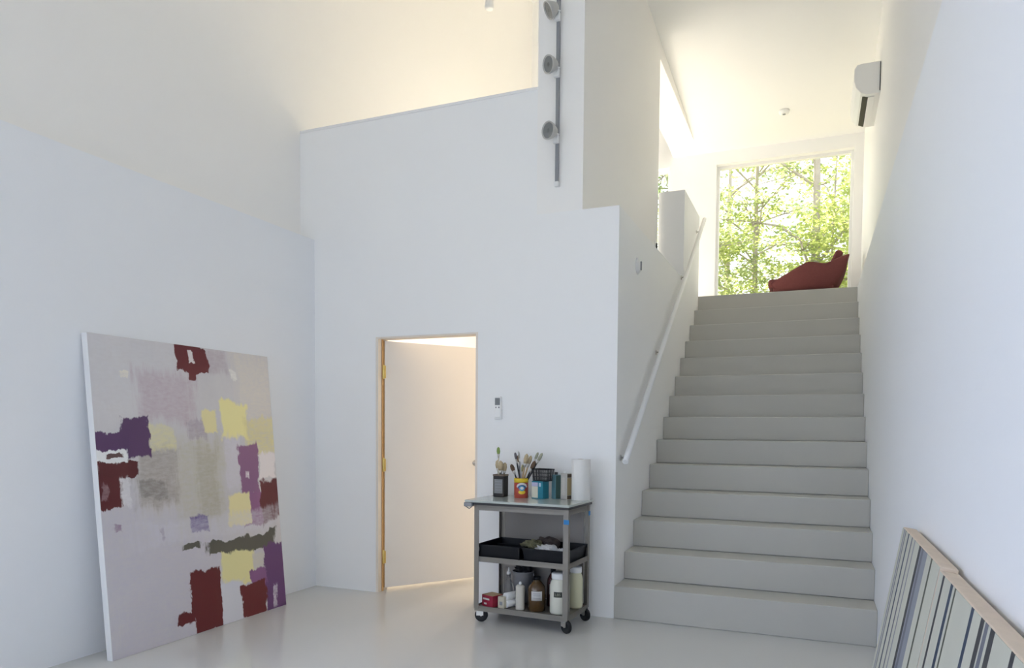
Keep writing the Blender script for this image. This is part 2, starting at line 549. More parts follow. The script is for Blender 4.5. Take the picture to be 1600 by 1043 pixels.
# thermostat on the stair wall and a socket above the ledge
th = thing('thermostat', 'small round white thermostat on the stair wall above handrail', 'thermostat', (0, 0.56, 2.575))
MB().lathe([(0.062, 0), (0.062, 0.006), (0.05, 0.014), (0.046, 0.022), (0, 0.023)], (0, 0, 0), 24, rotm((1, 0, 0))).build('base', WHITEP, th)
MB().rbox(0.018, 0.008, -0.030, 0.032, 0.024, 0.036, 0.003).build('dial_window', GREYP, th)
sk = thing('wall_socket', 'tiny dark faced socket low on the upper stair wall', 'socket', (XU, 2.50, 3.19))
MB().rbox(0, -0.035, -0.055, 0.006, 0.035, 0.055, 0.002).build('plate', WHITEP, sk)
MB().rbox(0.006, -0.015, -0.04, 0.018, 0.015, 0.04, 0.002).build('plug', STEELD, sk)

# air conditioner
ac = thing('air_conditioner', 'white wall mounted air conditioner high above the landing', 'air conditioner', (WU, 2.68, 4.47))
prof = [(0, 0.0), (-0.11, 0.0), (-0.165, 0.025), (-0.205, 0.075), (-0.222, 0.14), (-0.222, 0.25), (-0.20, 0.283), (-0.16, 0.29), (0, 0.29)]
MB().prism(prof, 'y', 0.012, 0.80).build('body', WHITEP, ac)
MB().prism([(x * 0.995 - 0.0003, z * 0.99 + 0.001) for x, z in prof], 'y', 0.0, 0.012).build('end_cap', mat('end_cap_white', (0.84, 0.83, 0.80), 0.4), ac)
MB().prism([(-0.148, 0.012), (-0.108, -0.006), (-0.100, -0.006), (-0.100, 0.004)], 'y', 0.06, 0.76).build('outlet_slot', BLACKP, ac)
MB().rbox(-0.100, 0.05, -0.009, -0.045, 0.77, -0.002, 0.002).build('louver', WHITEP, ac)
MB().rbox(-0.008, -0.004, 0.02, -0.001, 0.0, 0.28, 0.001).build('mount_edge', STEELD, ac)

# smoke detector
sd = thing('smoke_detector', 'round white smoke detector on the stair ceiling', 'smoke detector', (0.85, 4.40, ceil_z(4.40)))
MB().lathe([(0.03, -0.042), (0.048, -0.038), (0.056, -0.02), (0.06, -0.012), (0.06, 0.004)], (0, 0, 0), 24).build('housing', WHITEP, sd)
MB().lathe([(0.0, -0.046), (0.018, -0.046), (0.02, -0.041)], (0, 0, 0), 16).build('sensor', GREYP, sd)

# ------------------------------------------------------------------ red lounge chair on the landing
ch = thing('lounge_chair', 'low dark red fabric lounge chair at the top of the stairs', 'armchair', (1.17, 4.72, LZ))
# shell: base ring to rim ring; chair faces -x (x = depth, y = width)
base = [(-0.34, -0.27), (-0.10, -0.31), (0.14, -0.30), (0.27, -0.24), (0.30, 0.0), (0.27, 0.24), (0.14, 0.30), (-0.10, 0.31), (-0.34, 0.27)]
rim = [(-0.43, -0.33, 0.235), (-0.03, -0.36, 0.455), (0.18, -0.36, 0.425), (0.43, -0.34, 0.515), (0.40, 0.0, 0.43), (0.43, 0.34, 0.515), (0.18, 0.36, 0.425), (-0.03, 0.36, 0.455), (-0.43, 0.33, 0.235)]


def cat_rom(P, n):
    out = []
    for i in range(len(P) - 1):
        p0, p1, p2, p3 = P[max(i - 1, 0)], P[i], P[i + 1], P[min(i + 2, len(P) - 1)]
        for k in range(n):
            t = k / n
            out.append(tuple(0.5 * (2 * b + (c - a) * t + (2 * a - 5 * b + 4 * c - d) * t * t + (3 * b - a - 3 * c + d) * t ** 3) for a, b, c, d in zip(p0, p1, p2, p3)))
    out.append(tuple(P[-1]))
    return out




def polyline(P, n):
    out = []
    for a, b_ in zip(P[:-1], P[1:]):
        for k in range(n):
            out.append(tuple(u + (v - u) * k / n for u, v in zip(a, b_)))
    out.append(tuple(P[-1]))
    return out


B2 = cat_rom([(x, y, 0.15) for x, y in base], 6)
R2 = [tuple(0.65 * u + 0.35 * v for u, v in zip(p_, q_)) for p_, q_ in zip(polyline(rim, 6), cat_rom(rim, 6))]
n = len(B2)
rows = 6
vs, fs = [], []
for side in (0, 1):
    for r in range(rows + 1):
        t = r / rows
        for i in range(n):
            p = Vector(B2[i]).lerp(Vector(R2[i]), t)
            bulge = 0.025 * math.sin(math.pi * t)
            cdir = Vector((p.x, p.y, 0)).normalized()
            p = p + cdir * bulge
            if side:
                p = p - cdir * 0.045 + Vector((0, 0, 0.0 if r == rows else 0.0))
            vs.append(p)
N1 = (rows + 1) * n
for side in (0, 1):
    for r in range(rows):
        for i in range(n - 1):
            a = side * N1 + r * n + i
            fs.append((a, a + 1, a + n + 1, a + n))
for i in range(n - 1):
    a = rows * n + i
    fs.append((a, a + 1, N1 + a + 1, N1 + a))
    fs.append((i, N1 + i, N1 + i + 1, i + 1))
for r in range(rows):
    for i in (0, n - 1):
        a = r * n + i
        fs.append((a, a + n, N1 + a + n, N1 + a))
MB().raw(vs, fs, True).build('shell', RED, ch)
MB().rbox(-0.40, -0.285, 0.15, 0.27, 0.285, 0.19, 0.012).build('seat_base', RED, ch)
MB().rbox(-0.46, -0.28, 0.19, 0.22, 0.28, 0.30, 0.035, 4).build('seat_cushion', RED, ch)
bc = MB().rbox(-0.045, -0.20, 0.0, 0.045, 0.25, 0.36, 0.035, 4).build('back_cushion', RED, ch, (0.19, 0.03, 0.28))
bc.rotation_euler = (0, math.radians(24), 0)
for lx, ly in ((-0.28, -0.22), (-0.28, 0.22), (0.2, -0.2), (0.2, 0.2)):
    MB().tube([(lx * 0.9, ly * 0.9, 0.16), (lx * 1.05, ly * 1.05, 0.0)], [0.016, 0.010], 10).build('leg', CHROME, ch)

# ------------------------------------------------------------------ abstract painting leaning on the left wall
def art_mat():
    m = bpy.data.materials.new('abstract_painting')
    m.use_nodes = True
    nt = m.node_tree
    L = nt.links.new
    bs = nt.nodes['Principled BSDF']
    bs.inputs['Roughness'].default_value = 0.5
    tc = nt.nodes.new('ShaderNodeTexCoord')

    def noise(scale, detail, rough, stretch=(1, 1, 1)):
        mp = nt.nodes.new('ShaderNodeMapping')
        mp.inputs['Scale'].default_value = stretch
        L(tc.outputs['Generated'], mp.inputs['Vector'])
        n_ = nt.nodes.new('ShaderNodeTexNoise')
        n_.inputs['Scale'].default_value = scale
        n_.inputs['Detail'].default_value = detail
        n_.inputs['Roughness'].default_value = rough
        L(mp.outputs[0], n_.inputs['Vector'])
        return n_

    def vm(op, a, b=None, c=None):
        v = nt.nodes.new('ShaderNodeVectorMath')
        v.operation = op
        for i_, q in enumerate((a, b, c)):
            if q is None:
                continue
            if isinstance(q, tuple):
                v.inputs[i_].default_value = q
            else:
                L(q, v.inputs[i_])
        return v.outputs[0]

    def ma(op, a, b=None, c=None):
        v = nt.nodes.new('ShaderNodeMath')
        v.operation = op
        for i_, q in enumerate((a, b, c)):
            if q is None:
                continue
            if isinstance(q, (int, float)):
                v.inputs[i_].default_value = q
            else:
                L(q, v.inputs[i_])
        return v.outputs[0]

    w1 = noise(5.0, 5, 0.65)
    w2 = noise(26.0, 4, 0.7, (1.0, 1.0, 0.5))
    p = vm('MULTIPLY_ADD', vm('SUBTRACT', w1.outputs['Color'], (0.5, 0.5, 0.5)), (0.10, 0.0, 0.085), tc.outputs['Generated'])
    p = vm('MULTIPLY_ADD', vm('SUBTRACT', w2.outputs['Color'], (0.5, 0.5, 0.5)), (0.035, 0.0, 0.025), p)
    streak = noise(14, 5, 0.75, (3.0, 1, 0.35)).outputs['Fac']
    nA = noise(7.0, 3, 0.6).outputs['Fac']
    nB = noise(24.0, 4, 0.7, (1.3, 1, 0.6)).outputs['Fac']
    rag = ma('ADD', ma('MULTIPLY_ADD', nA, 1.5, -0.75), ma('MULTIPLY_ADD', nB, 0.9, -0.45))
    dry = ma('MULTIPLY_ADD', noise(60.0, 3, 0.6, (0.5, 1, 1.6)).outputs['Fac'], 1.6, -0.05)
    blot = noise(3.2, 6, 0.7).outputs['Fac']
    cm = nt.nodes.new('ShaderNodeMix')
    cm.data_type = 'RGBA'
    cm.inputs['A'].default_value = (*[v * 1.22 for v in s2l((178, 174, 180))], 1)
    cm.inputs['B'].default_value = (*[v * 1.22 for v in s2l((206, 203, 200))], 1)
    L(blot, cm.inputs['Factor'])
    col = cm.outputs['Result']
    for cu, cv, hu, hv, rgb, soft, op in PATCHES:
        hu, hv = hu * 1.10, hv * 1.10
        q = vm('ABSOLUTE', vm('MULTIPLY_ADD', p, (1 / hu, 0, 1 / hv), (-cu / hu, 0, -cv / hv)))
        sx = nt.nodes.new('ShaderNodeSeparateXYZ')
        L(q, sx.inputs[0])
        d = ma('MAXIMUM', sx.outputs['X'], sx.outputs['Z'])
        if soft > 0.12:
            d = ma('ADD', d, ma('MULTIPLY_ADD', streak, 1.3, -0.65))
            d = ma('ADD', d, ma('MULTIPLY', rag, 0.5))
        else:
            d = ma('ADD', d, ma('MULTIPLY', rag, 0.55))
        mr = nt.nodes.new('ShaderNodeMapRange')
        mr.interpolation_type = 'SMOOTHSTEP'
        mr.inputs['From Min'].default_value = 1 - soft
        mr.inputs['From Max'].default_value = 1 + soft
        mr.inputs['To Min'].default_value = op
        mr.inputs['To Max'].default_value = 0
        L(d, mr.inputs['Value'])
        mx = nt.nodes.new('ShaderNodeMix')
        mx.data_type = 'RGBA'
        g = 1.25 if min(rgb) > 120 else 1.1
        mx.inputs['B'].default_value = (*[min(0.9, v * g) for v in s2l(rgb)], 1)
        L(col, mx.inputs['A'])
        fac = mr.outputs[0]
        if soft > 0.12:
            cl = nt.nodes.new('ShaderNodeMath')
            cl.operation = 'MULTIPLY'
            cl.use_clamp = True
            L(fac, cl.inputs[0])
            L(dry, cl.inputs[1])
            fac = cl.outputs[0]
        L(fac, mx.inputs['Factor'])
        col = mx.outputs['Result']
    L(col, bs.inputs['Base Color'])
    bp = nt.nodes.new('ShaderNodeBump')
    bp.inputs['Strength'].default_value = 0.25
    bp.inputs['Distance'].default_value = 0.004
    L(streak, bp.inputs['Height'])
    L(bp.outputs[0], bs.inputs['Normal'])
    return m


PATCHES = [
    (0.205,0.880,0.221,0.138,(200, 199, 202),0.5,0.6),
    (0.306,0.200,0.301,0.250,(184, 180, 191),0.35,0.8),
    (0.879,0.858,0.116,0.138,(206, 199, 188),0.4,0.8),
    (0.347,0.814,0.134,0.077,(176, 160, 168),0.25,0.85),
    (0.637,0.957,0.057,0.041,(170, 158, 164),0.3,0.8),
    (0.502,0.960,0.076,0.044,(98, 28, 33),0.04,1),
    (0.499,0.906,0.013,0.017,(98, 28, 33),0.1,1),
    (0.500,0.957,0.014,0.019,(205, 198, 198),0.1,1),
    (0.508,0.514,0.135,0.147,(180, 176, 158),0.35,0.8),
    (0.290,0.581,0.091,0.128,(188, 182, 172),0.3,0.7),
    (0.275,0.547,0.092,0.077,(150, 143, 136),0.22,0.8),
    (0.256,0.511,0.061,0.022,(128, 122, 116),0.2,0.7),
    (0.548,0.511,0.054,0.113,(160, 154, 134),0.3,0.6),
    (0.312,0.673,0.055,0.041,(206, 200, 158),0.15,0.85),
    (0.061,0.667,0.064,0.027,(88, 58, 98),0.06,1),
    (0.183,0.682,0.060,0.063,(86, 57, 96),0.05,1),
    (0.091,0.579,0.091,0.024,(86, 28, 33),0.05,1),
    (0.045,0.511,0.053,0.047,(90, 29, 34),0.05,1),
    (0.021,0.518,0.013,0.025,(150, 120, 125),0.15,0.9),
    (0.120,0.508,0.022,0.044,(208, 206, 208),0.15,0.9),
    (0.060,0.621,0.062,0.019,(226, 224, 224),0.08,1),
    (0.074,0.624,0.032,0.007,(96, 70, 70),0.1,1),
    (0.504,0.710,0.048,0.028,(158, 146, 156),0.2,0.8),
    (0.583,0.734,0.037,0.032,(216, 206, 150),0.12,0.9),
    (0.741,0.739,0.082,0.064,(224, 212, 152),0.08,1),
    (0.907,0.680,0.094,0.067,(206, 197, 142),0.14,0.9),
    (0.711,0.580,0.051,0.084,(200, 196, 204),0.2,0.8),
    (0.814,0.547,0.056,0.090,(136, 94, 130),0.07,1),
    (0.832,0.405,0.065,0.058,(140, 92, 132),0.07,1),
    (0.802,0.533,0.016,0.015,(215, 208, 212),0.15,1),
    (0.941,0.558,0.056,0.043,(218, 211, 210),0.1,1),
    (0.944,0.424,0.059,0.079,(94, 30, 38),0.06,1),
    (0.731,0.406,0.065,0.051,(216, 206, 156),0.09,1),
    (0.479,0.372,0.049,0.028,(92, 70, 132),0.12,1),
    (0.599,0.360,0.401,0.035,(200, 198, 206),0.3,0.55),
    (0.723,0.278,0.204,0.023,(86, 84, 74),0.08,1),
    (0.419,0.293,0.042,0.010,(92, 90, 80),0.12,1),
    (0.687,0.195,0.091,0.054,(214, 207, 152),0.08,1),
    (0.842,0.204,0.051,0.028,(196, 190, 176),0.2,0.8),
    (0.826,0.128,0.056,0.039,(132, 86, 132),0.08,1),
    (0.944,0.122,0.069,0.120,(98, 60, 110),0.04,1),
    (0.921,0.054,0.012,0.038,(190, 184, 196),0.15,0.9),
    (0.643,0.070,0.067,0.074,(199, 199, 206),0.12,1),
    (0.490,0.099,0.076,0.099,(96, 26, 31),0.04,1),
    (0.379,0.061,0.036,0.019,(96, 26, 31),0.1,1),
    (0.784,0.062,0.072,0.056,(100, 26, 32),0.05,1),
    (0.071,0.394,0.018,0.010,(140, 110, 140),0.2,0.9),
    (0.265,0.362,0.008,0.025,(160, 150, 165),0.2,0.8),
    (0.136,0.875,0.016,0.009,(220, 214, 200),0.2,0.8),
    (0.744,0.912,0.020,0.017,(222, 218, 212),0.2,0.9),
]
CANVW = mat('white_canvas_edge', (0.80, 0.80, 0.80), 0.7, bump=0.1, bscale=500)
pt = thing('abstract_painting', 'large abstract canvas with purple, dark red and yellow patches leaning on left wall', 'painting', (-2.346, -1.363, 0.0))
PW, PH, PD = 1.455, 1.862, 0.045
# built upright facing +x with the left side towards the camera, then leaned back
lean = math.asin(0.165 / PH)
b = MB().rbox(-PW / 2, 0.0, 0.0, PW / 2, PD, PH, 0.003)
cv = b.build('canvas_sides', CANVW, pt)
fr = MB()
nx, nz = 8, 10
vs = [(-PW / 2 + 0.002 + (PW - 0.004) * i / nx, -0.0012, 0.002 + (PH - 0.004) * j / nz) for j in range(nz + 1) for i in range(nx + 1)]
fs = [(j * (nx + 1) + i, j * (nx + 1) + i + 1, (j + 1) * (nx + 1) + i + 1, (j + 1) * (nx + 1) + i) for j in range(nz) for i in range(nx)]
bk = [(x, -0.0002, z) for x, y, z in vs]
o_ = len(vs)
fs2 = [tuple(reversed([k_ + o_ for k_ in f_])) for f_ in fs]
fr.raw(vs + bk, fs + fs2)
pf = fr.build('painted_face', art_mat(), pt)
pt.rotation_euler = (-lean, 0, math.radians(90))
for sx in (-0.45, 0.45):
    MB().rbox(sx - 0.02, PD, 0.03, sx + 0.02, PD + 0.012, PH - 0.03, 0.002).build('stretcher_bar', WOOD_GLOW, pt)

# ------------------------------------------------------------------ striped canvases leaning on the right wall
def stripe_mat(name, stops, basec):
    m = bpy.data.materials.new(name)
    m.use_nodes = True
    nt = m.node_tree
    L = nt.links.new
    bs = nt.nodes['Principled BSDF']
    bs.inputs['Roughness'].default_value = 0.6
    tc = nt.nodes.new('ShaderNodeTexCoord')
    ns = nt.nodes.new('ShaderNodeTexNoise')
    ns.inputs['Scale'].default_value = 5
    ns.inputs['Detail'].default_value = 4
    L(tc.outputs['Object'], ns.inputs['Vector'])
    wob = nt.nodes.new('ShaderNodeMath')
    wob.operation = 'MULTIPLY_ADD'
    wob.inputs[1].default_value = 0.006
    L(ns.outputs['Fac'], wob.inputs[0])
    sx = nt.nodes.new('ShaderNodeSeparateXYZ')
    L(tc.outputs['Object'], sx.inputs[0])
    L(sx.outputs['X'], wob.inputs[2])
    tint = nt.nodes.new('ShaderNodeMix')
    tint.data_type = 'RGBA'
    tint.inputs['A'].default_value = (*[v * 0.9 for v in basec], 1)
    tint.inputs['B'].default_value = (*[min(0.9, v * 1.1) for v in basec], 1)
    L(ns.outputs['Fac'], tint.inputs['Factor'])
    col = tint.outputs['Result']
    for c, w, rgb in stops:
        a = nt.nodes.new('ShaderNodeMath')
        a.operation = 'COMPARE'
        L(wob.outputs[0], a.inputs[0])
        a.inputs[1].default_value = c
        a.inputs[2].default_value = w * 0.62
        mx = nt.nodes.new('ShaderNodeMix')
        mx.data_type = 'RGBA'
        mx.inputs['B'].default_value = (*s2l(rgb), 1)
        L(a.outputs[0], mx.inputs['Factor'])
        L(col, mx.inputs['A'])
        col = mx.outputs['Result']
    L(col, bs.inputs['Base Color'])
    return m


RAWC = mat('raw_canvas_edge', (0.72, 0.60, 0.48), 0.8, bump=0.2, bscale=300, var=0.1, vscale=20)
DK, BL, SL, GN, LB = (62, 62, 66), (52, 66, 88), (108, 111, 122), (84, 88, 74), (138, 142, 152)


def striped(label, ya, yb, h, xt, xb, stops, basec, nm):
    """canvas along y from ya (far) down to yb (near); local x runs towards the camera"""
    wd = ya - yb
    t = thing('striped_canvas', label, 'painting', (xb, ya, 0), group='striped canvases leaning by the stairs')
    ln = math.asin((xt - xb) / h)
    MB().rbox(0, 0.0, 0, wd, 0.046, h, 0.003).build('canvas_sides', RAWC, t)
    MB().box(0.002, -0.0015, 0.002, wd - 0.002, -0.0002, h - 0.003).build('painted_face', stripe_mat(nm, stops, basec), t)
    for c, w, rgb in stops:
        pass
    # local x -> -y world, local y -> +x world (into the wall)
    t.rotation_euler = (-ln, 0, math.radians(-90))
    return t


PALE = (0.55, 0.55, 0.47)
s1 = [(0.07, 0.022, LB), (0.11, 0.018, SL), (0.20, 0.022, BL), (0.30, 0.02, SL), (0.375, 0.016, LB), (0.51, 0.035, DK), (0.60, 0.11, LB), (0.57, 0.03, SL), (0.76, 0.020, GN)]
s2 = [(0.075, 0.020, DK), (0.195, 0.026, BL), (0.245, 0.014, GN), (0.455, 0.022, BL), (0.555, 0.026, DK), (0.595, 0.022, SL), (0.645, 0.028, DK), (0.80, 0.020, DK), (0.93, 0.03, SL), (1.05, 0.02, DK)]
striped('far striped canvas of pale green and blue grey lines nearest the stairs', -1.76, -2.66, 0.972, 1.606, 1.446, s1, PALE, 'blue_grey_stripes')
striped('near striped canvas with dark lines cut by the lower right corner', -2.665, -3.90, 0.962, 1.606, 1.446, s2, PALE, 'dark_stripes')

# ------------------------------------------------------------------ utility cart
CX, CY, CR = -0.505, -0.30, math.radians(-3)
ct = thing('utility_cart', 'grey steel utility cart with three shelves on casters', 'cart', (CX, CY, 0), CR)
HW, HD = 0.345, 0.205


def cart_pt(x, y, z):
    return (CX + x * math.cos(CR) - y * math.sin(CR), CY + x * math.sin(CR) + y * math.cos(CR), z)


for sx in (-1, 1):
    for sy in (-1, 1):
        b = MB()
        x, y = sx * HW, sy * HD
        b.box(min(x, x - sx * 0.036), min(y, y - sy * 0.003), 0.092, max(x, x - sx * 0.036), max(y, y - sy * 0.003), 0.815)
        b.box(min(x, x - sx * 0.003), min(y - sy * 0.003, y - sy * 0.032), 0.092, max(x, x - sx * 0.003), max(y - sy * 0.003, y - sy * 0.032), 0.815)
        post = b.build('post', STEEL, ct)
        if sx > 0:
            b = MB()
            if sy < 0:
                b.rbox(x - 0.032, y - 0.0025, 0.715, x + 0.004, y + 0.0005, 0.745, 0.0008)
            else:
                b.rbox(x - 0.001, y - 0.028, 0.735, x + 0.0025, y + 0.003, 0.765, 0.0008)
            tag(b.build('tape', TAPE, post), 'blue masking tape')
for z, nm in ((0.10, 'bottom_shelf'), (0.442, 'middle_shelf'), (0.795, 'top_shelf')):
    b = MB()
    i = 0.0035
    b.box(-HW + i, -HD + i, z, HW - i, HD - i, z + 0.004)
    b.box(-HW + i, -HD + i, z - 0.022, HW - i, -HD + i + 0.003, z + 0.014)
    b.box(-HW + i, HD - i - 0.003, z - 0.022, HW - i, HD - i, z + 0.014)
    b.box(-HW + i, -HD + i + 0.003, z - 0.022, -HW + i + 0.003, HD - i - 0.003, z + 0.014)
    b.box(HW - i - 0.003, -HD + i + 0.003, z - 0.022, HW - i, HD - i - 0.003, z + 0.014)
    b.build(nm, STEEL, ct)
b = MB()
b.box(-HW + 0.04, HD - 0.008, 0.118, HW - 0.04, HD - 0.005, 0.415)
b.box(-HW + 0.04, HD - 0.008, 0.46, HW - 0.04, HD - 0.005, 0.77)
b.build('back_panel', mat('cart_back_panel', (0.24, 0.22, 0.20), 0.5, metal=0.3), ct)
b = MB()
b.rbox(-HW - 0.012, -HD - 0.03, 0.812, HW + 0.012, HD + 0.012, 0.829, 0.002)
b.build('table_board', STEELD, ct)
b = MB()
b.rbox(-HW - 0.052, -HD - 0.045, 0.829, HW + 0.02, HD + 0.02, 0.845, 0.004)
tag(b.build('palette_top', GLASSTOP, ct), 'grey green glass palette top')
b = MB()
b.rbox(-HW - 0.056, -HD - 0.05, 0.800, -HW + 0.004, -HD - 0.005, 0.828, 0.004)
b.tube([(-HW - 0.05, -HD - 0.035, 0.80), (-HW - 0.02, -HD - 0.035, 0.785), (-HW + 0.0, -HD - 0.035, 0.80)], 0.004, 8)
b.build('clamp', GREYP, ct)
for sx, sy, ang in ((-1, -1, 0.35), (1, -1, -0.5), (1, 1, -0.45), (-1, 1, 0.5)):
    x, y = sx * (HW - 0.028), sy * (HD - 0.028)
    cs_, sn_ = math.cos(ang), math.sin(ang)
    o = thing('caster', '', None)
    for k_ in ('label', 'category'):
        if k_ in o:
            del o[k_]
    o.parent = ct
    o.location = (x, y, 0)
    o.rotation_euler = (0, 0, ang)
    b = MB()
    b.lathe([(0.022, 0.072), (0.022, 0.08)], (0, 0, 0), 16)
    b.box(-0.018, -0.020, 0.045, 0.03, -0.017, 0.076)
    b.box(-0.018, 0.017, 0.045, 0.03, 0.020, 0.076)
    b.tube([(0.015, -0.022, 0.045), (0.015, 0.022, 0.045)], 0.005, 10)
    b.build('fork', CHROME, o)
    b = MB()
    b.lathe([(0.0, -0.008), (0.014, -0.012), (0.030, -0.011), (0.040, -0.013), (0.045, -0.008), (0.045, 0.008), (0.040, 0.013), (0.030, 0.011), (0.014, 0.012), (0, 0.008)], (0.015, 0, 0.0455), 28, rotm((0, 1, 0)))
    b.build('wheel', RUBBER, o)

TZ = 0.8455   # palette top
LABW = mat('paper_label', (0.62, 0.61, 0.58), 0.7)


def hollow(prof_out, wall, bottom=0.004):
    """closed lathe profile of an open vessel"""
    top = prof_out[-1]
    inner = [(max(0.0, r - wall), z) for r, z in reversed(prof_out) if z > bottom]
    return [(0.0, prof_out[0][1])] + prof_out + inner + [(inner[-1][0], bottom), (0.0, bottom)]


AMB = mat('dark_amber_glass', (0.022, 0.015, 0.010), 0.25, spec=0.25)
TAN = mat('tan_bristle', (0.50, 0.40, 0.25), 0.9, var=0.25, vscale=80)
BRN = mat('brown_bristle', (0.16, 0.10, 0.06), 0.9)
HND = {k: mat('brush_handle_' + k, c, 0.4) for k, c in {'black': (0.02, 0.02, 0.02), 'wood': (0.48, 0.33, 0.17), 'grey': (0.30, 0.31, 0.33), 'green': (0.25, 0.32, 0.14), 'red': (0.25, 0.06, 0.04), 'cream': (0.62, 0.58, 0.45)}.items()}


def brush(label, base, tip, hc, bristle, wid=0.010, blen=0.05, group='brushes on the cart', flat=False):
    base, tip = Vector(base), Vector(tip)
    d = (tip - base)
    Lg = d.length
    t = thing('paintbrush', label, 'paintbrush', base, group=group)
    t.rotation_mode = 'QUATERNION'
    t.rotation_quaternion = d.to_track_quat('Z', 'Y')
    hl = Lg - blen - 0.03
    MB().lathe([(0.0, 0), (0.003, 0.004), (0.0042, hl * 0.3), (0.006, hl * 0.75), (0.0045, hl)], (0, 0, 0), 10).build('handle', HND[hc], t)
    k = wid / 0.010
    fe = MB().lathe([(0.0045, hl), (0.0062 * (1 + 0.3 * (k - 1)), hl + 0.012), (0.006 * k, hl + 0.03)], (0, 0, 0), 12)
    fe.build('ferrule', CHROME, t)
    br = MB().lathe([(0.006 * k, hl + 0.03), (0.0078 * k, hl + 0.03 + blen * 0.4), (0.006 * k, hl + 0.03 + blen * 0.8), (0.001, Lg)], (0, 0, 0), 12)
    ob = br.build('bristles', bristle, t)
    if flat:
        ob.scale = (1.0, 0.45, 1)
    return t


# dark bottle holding tall brushes
bx, by = -0.79, -0.20
t = thing('brush_bottle', 'square dark glass jar with grey label holding pale brushes', 'jar', (bx, by, TZ), CR)
b = MB()
b.rbox(-0.042, -0.036, 0, 0.042, 0.036, 0.004, 0.0015)
for a in ((-0.042, -0.036, -0.038, 0.036), (0.038, -0.036, 0.042, 0.036), (-0.038, -0.036, 0.038, -0.032), (-0.038, 0.032, 0.038, 0.036)):
    b.box(a[0], a[1], 0.004, a[2], a[3], 0.148)
b.build('body', AMB, t)
b = MB()
for a in ((-0.044, -0.038, -0.036, 0.038), (0.036, -0.038, 0.044, 0.038), (-0.036, -0.038, 0.036, -0.030), (-0.036, 0.030, 0.036, 0.038)):
    b.box(a[0], a[1], 0.148, a[2], a[3], 0.160)
b.build('rim', mat('brown_rim', (0.16, 0.11, 0.07), 0.5), t)
tag(MB().box(-0.033, -0.0375, 0.025, 0.033, -0.0362, 0.125).build('label', mat('faded_grey_label', (0.24, 0.24, 0.24), 0.7, var=0.25, vscale=90), t), 'faded grey paper label')
for lz in (0.105, 0.085, 0.065, 0.045):
    MB().box(-0.025, -0.0380, lz, 0.025, -0.0374, lz + 0.007).build('label_print', GREYP, t)
brush('tallest brush with green tip standing in dark jar', (bx - 0.012, by, TZ + 0.006), (bx - 0.018, by - 0.005, TZ + 0.355), 'cream', mat('green_tip', (0.26, 0.36, 0.10), 0.8), 0.017, 0.05)
brush('wide cream bristle brush at left of the dark jar', (bx - 0.015, by + 0.012, TZ + 0.006), (bx - 0.030, by + 0.01, TZ + 0.262), 'cream', TAN, 0.024, 0.06)
brush('wide tan bristle brush in the middle of the dark jar', (bx + 0.004, by - 0.012, TZ + 0.006), (bx + 0.004, by - 0.012, TZ + 0.258), 'red', TAN, 0.026, 0.07)
brush('pale bristle brush at right of the dark jar', (bx + 0.012, by + 0.012, TZ + 0.006), (bx + 0.026, by + 0.016, TZ + 0.245), 'wood', TAN, 0.022, 0.06)

# fruit tin holding many brushes
bx, by = -0.625, -0.215
t = thing('brush_tin', 'red tin with yellow rim and blue and white label full of brushes', 'tin can', (bx, by, TZ))
CANR = mat('tin_red', (0.42, 0.065, 0.04), 0.4)
CANY = mat('tin_yellow', (0.78, 0.56, 0.03), 0.4)
r_ = 0.050
b = MB().lathe(hollow([(r_ - 0.001, 0), (r_, 0.002), (r_, 0.138)], 0.0015), (0, 0, 0), 32)
b.build('body', CANR, t)


def band(z0, z1, r, a0=0.0, a1=2 * math.pi, seg=32):
    m = MB()
    vs, fs = [], []
    for k in range(seg + 1):
        a = a0 + (a1 - a0) * k / seg
        for rr, zz in ((r, z0), (r, z1), (r + 0.0006, z1), (r + 0.0006, z0)):
            vs.append((rr * math.cos(a), rr * math.sin(a), zz))
    for k in range(seg):
        for j in range(4):
            fs.append((k * 4 + j, k * 4 + (j + 1) % 4, (k + 1) * 4 + (j + 1) % 4, (k + 1) * 4 + j))
    return m.raw(vs, fs, True)


band(0.108, 0.1385, r_ + 0.0004).build('rim_band', CANY, t)
fa = math.radians(-62)     # the side turned to the viewer


def decal(name, m, a, z, wa, hz, r, shape='ellipse', p=None):
    """printed patch on a round side: centre angle a, height z"""
    vs = [(r * math.cos(a), r * math.sin(a), z)]
    N = 28
    for k in range(N):
        q = 2 * math.pi * k / N
        x_, z_ = math.cos(q), math.sin(q)
        if shape == 'square':
            s_ = 1 / max(abs(x_), abs(z_))
            x_, z_ = x_ * s_, z_ * s_
        if shape == 'arch':
            z_ = z_ if z_ > 0 else z_ * 0.15
        aa = a + wa * x_
        vs.append((r * math.cos(aa), r * math.sin(aa), z + hz * z_))
    R_ = 5
    vs = vs[:1]
    for q_ in range(1, R_ + 1):
        for k in range(N):
            q = 2 * math.pi * k / N
            x_, z_ = math.cos(q), math.sin(q)
            if shape == 'arch':
                z_ = z_ if z_ > 0 else z_ * 0.15
            aa = a + wa * x_ * q_ / R_
            vs.append((r * math.cos(aa), r * math.sin(aa), z + hz * z_ * q_ / R_))
    fs = [(0, 1 + k, 1 + (k + 1) % N) for k in range(N)]
    for q_ in range(R_ - 1):
        for k in range(N):
            a0, b0 = 1 + q_ * N + k, 1 + q_ * N + (k + 1) % N
            fs.append((a0, a0 + N, b0 + N, b0))
    return MB().raw(vs, fs, True).build(name, m, p)


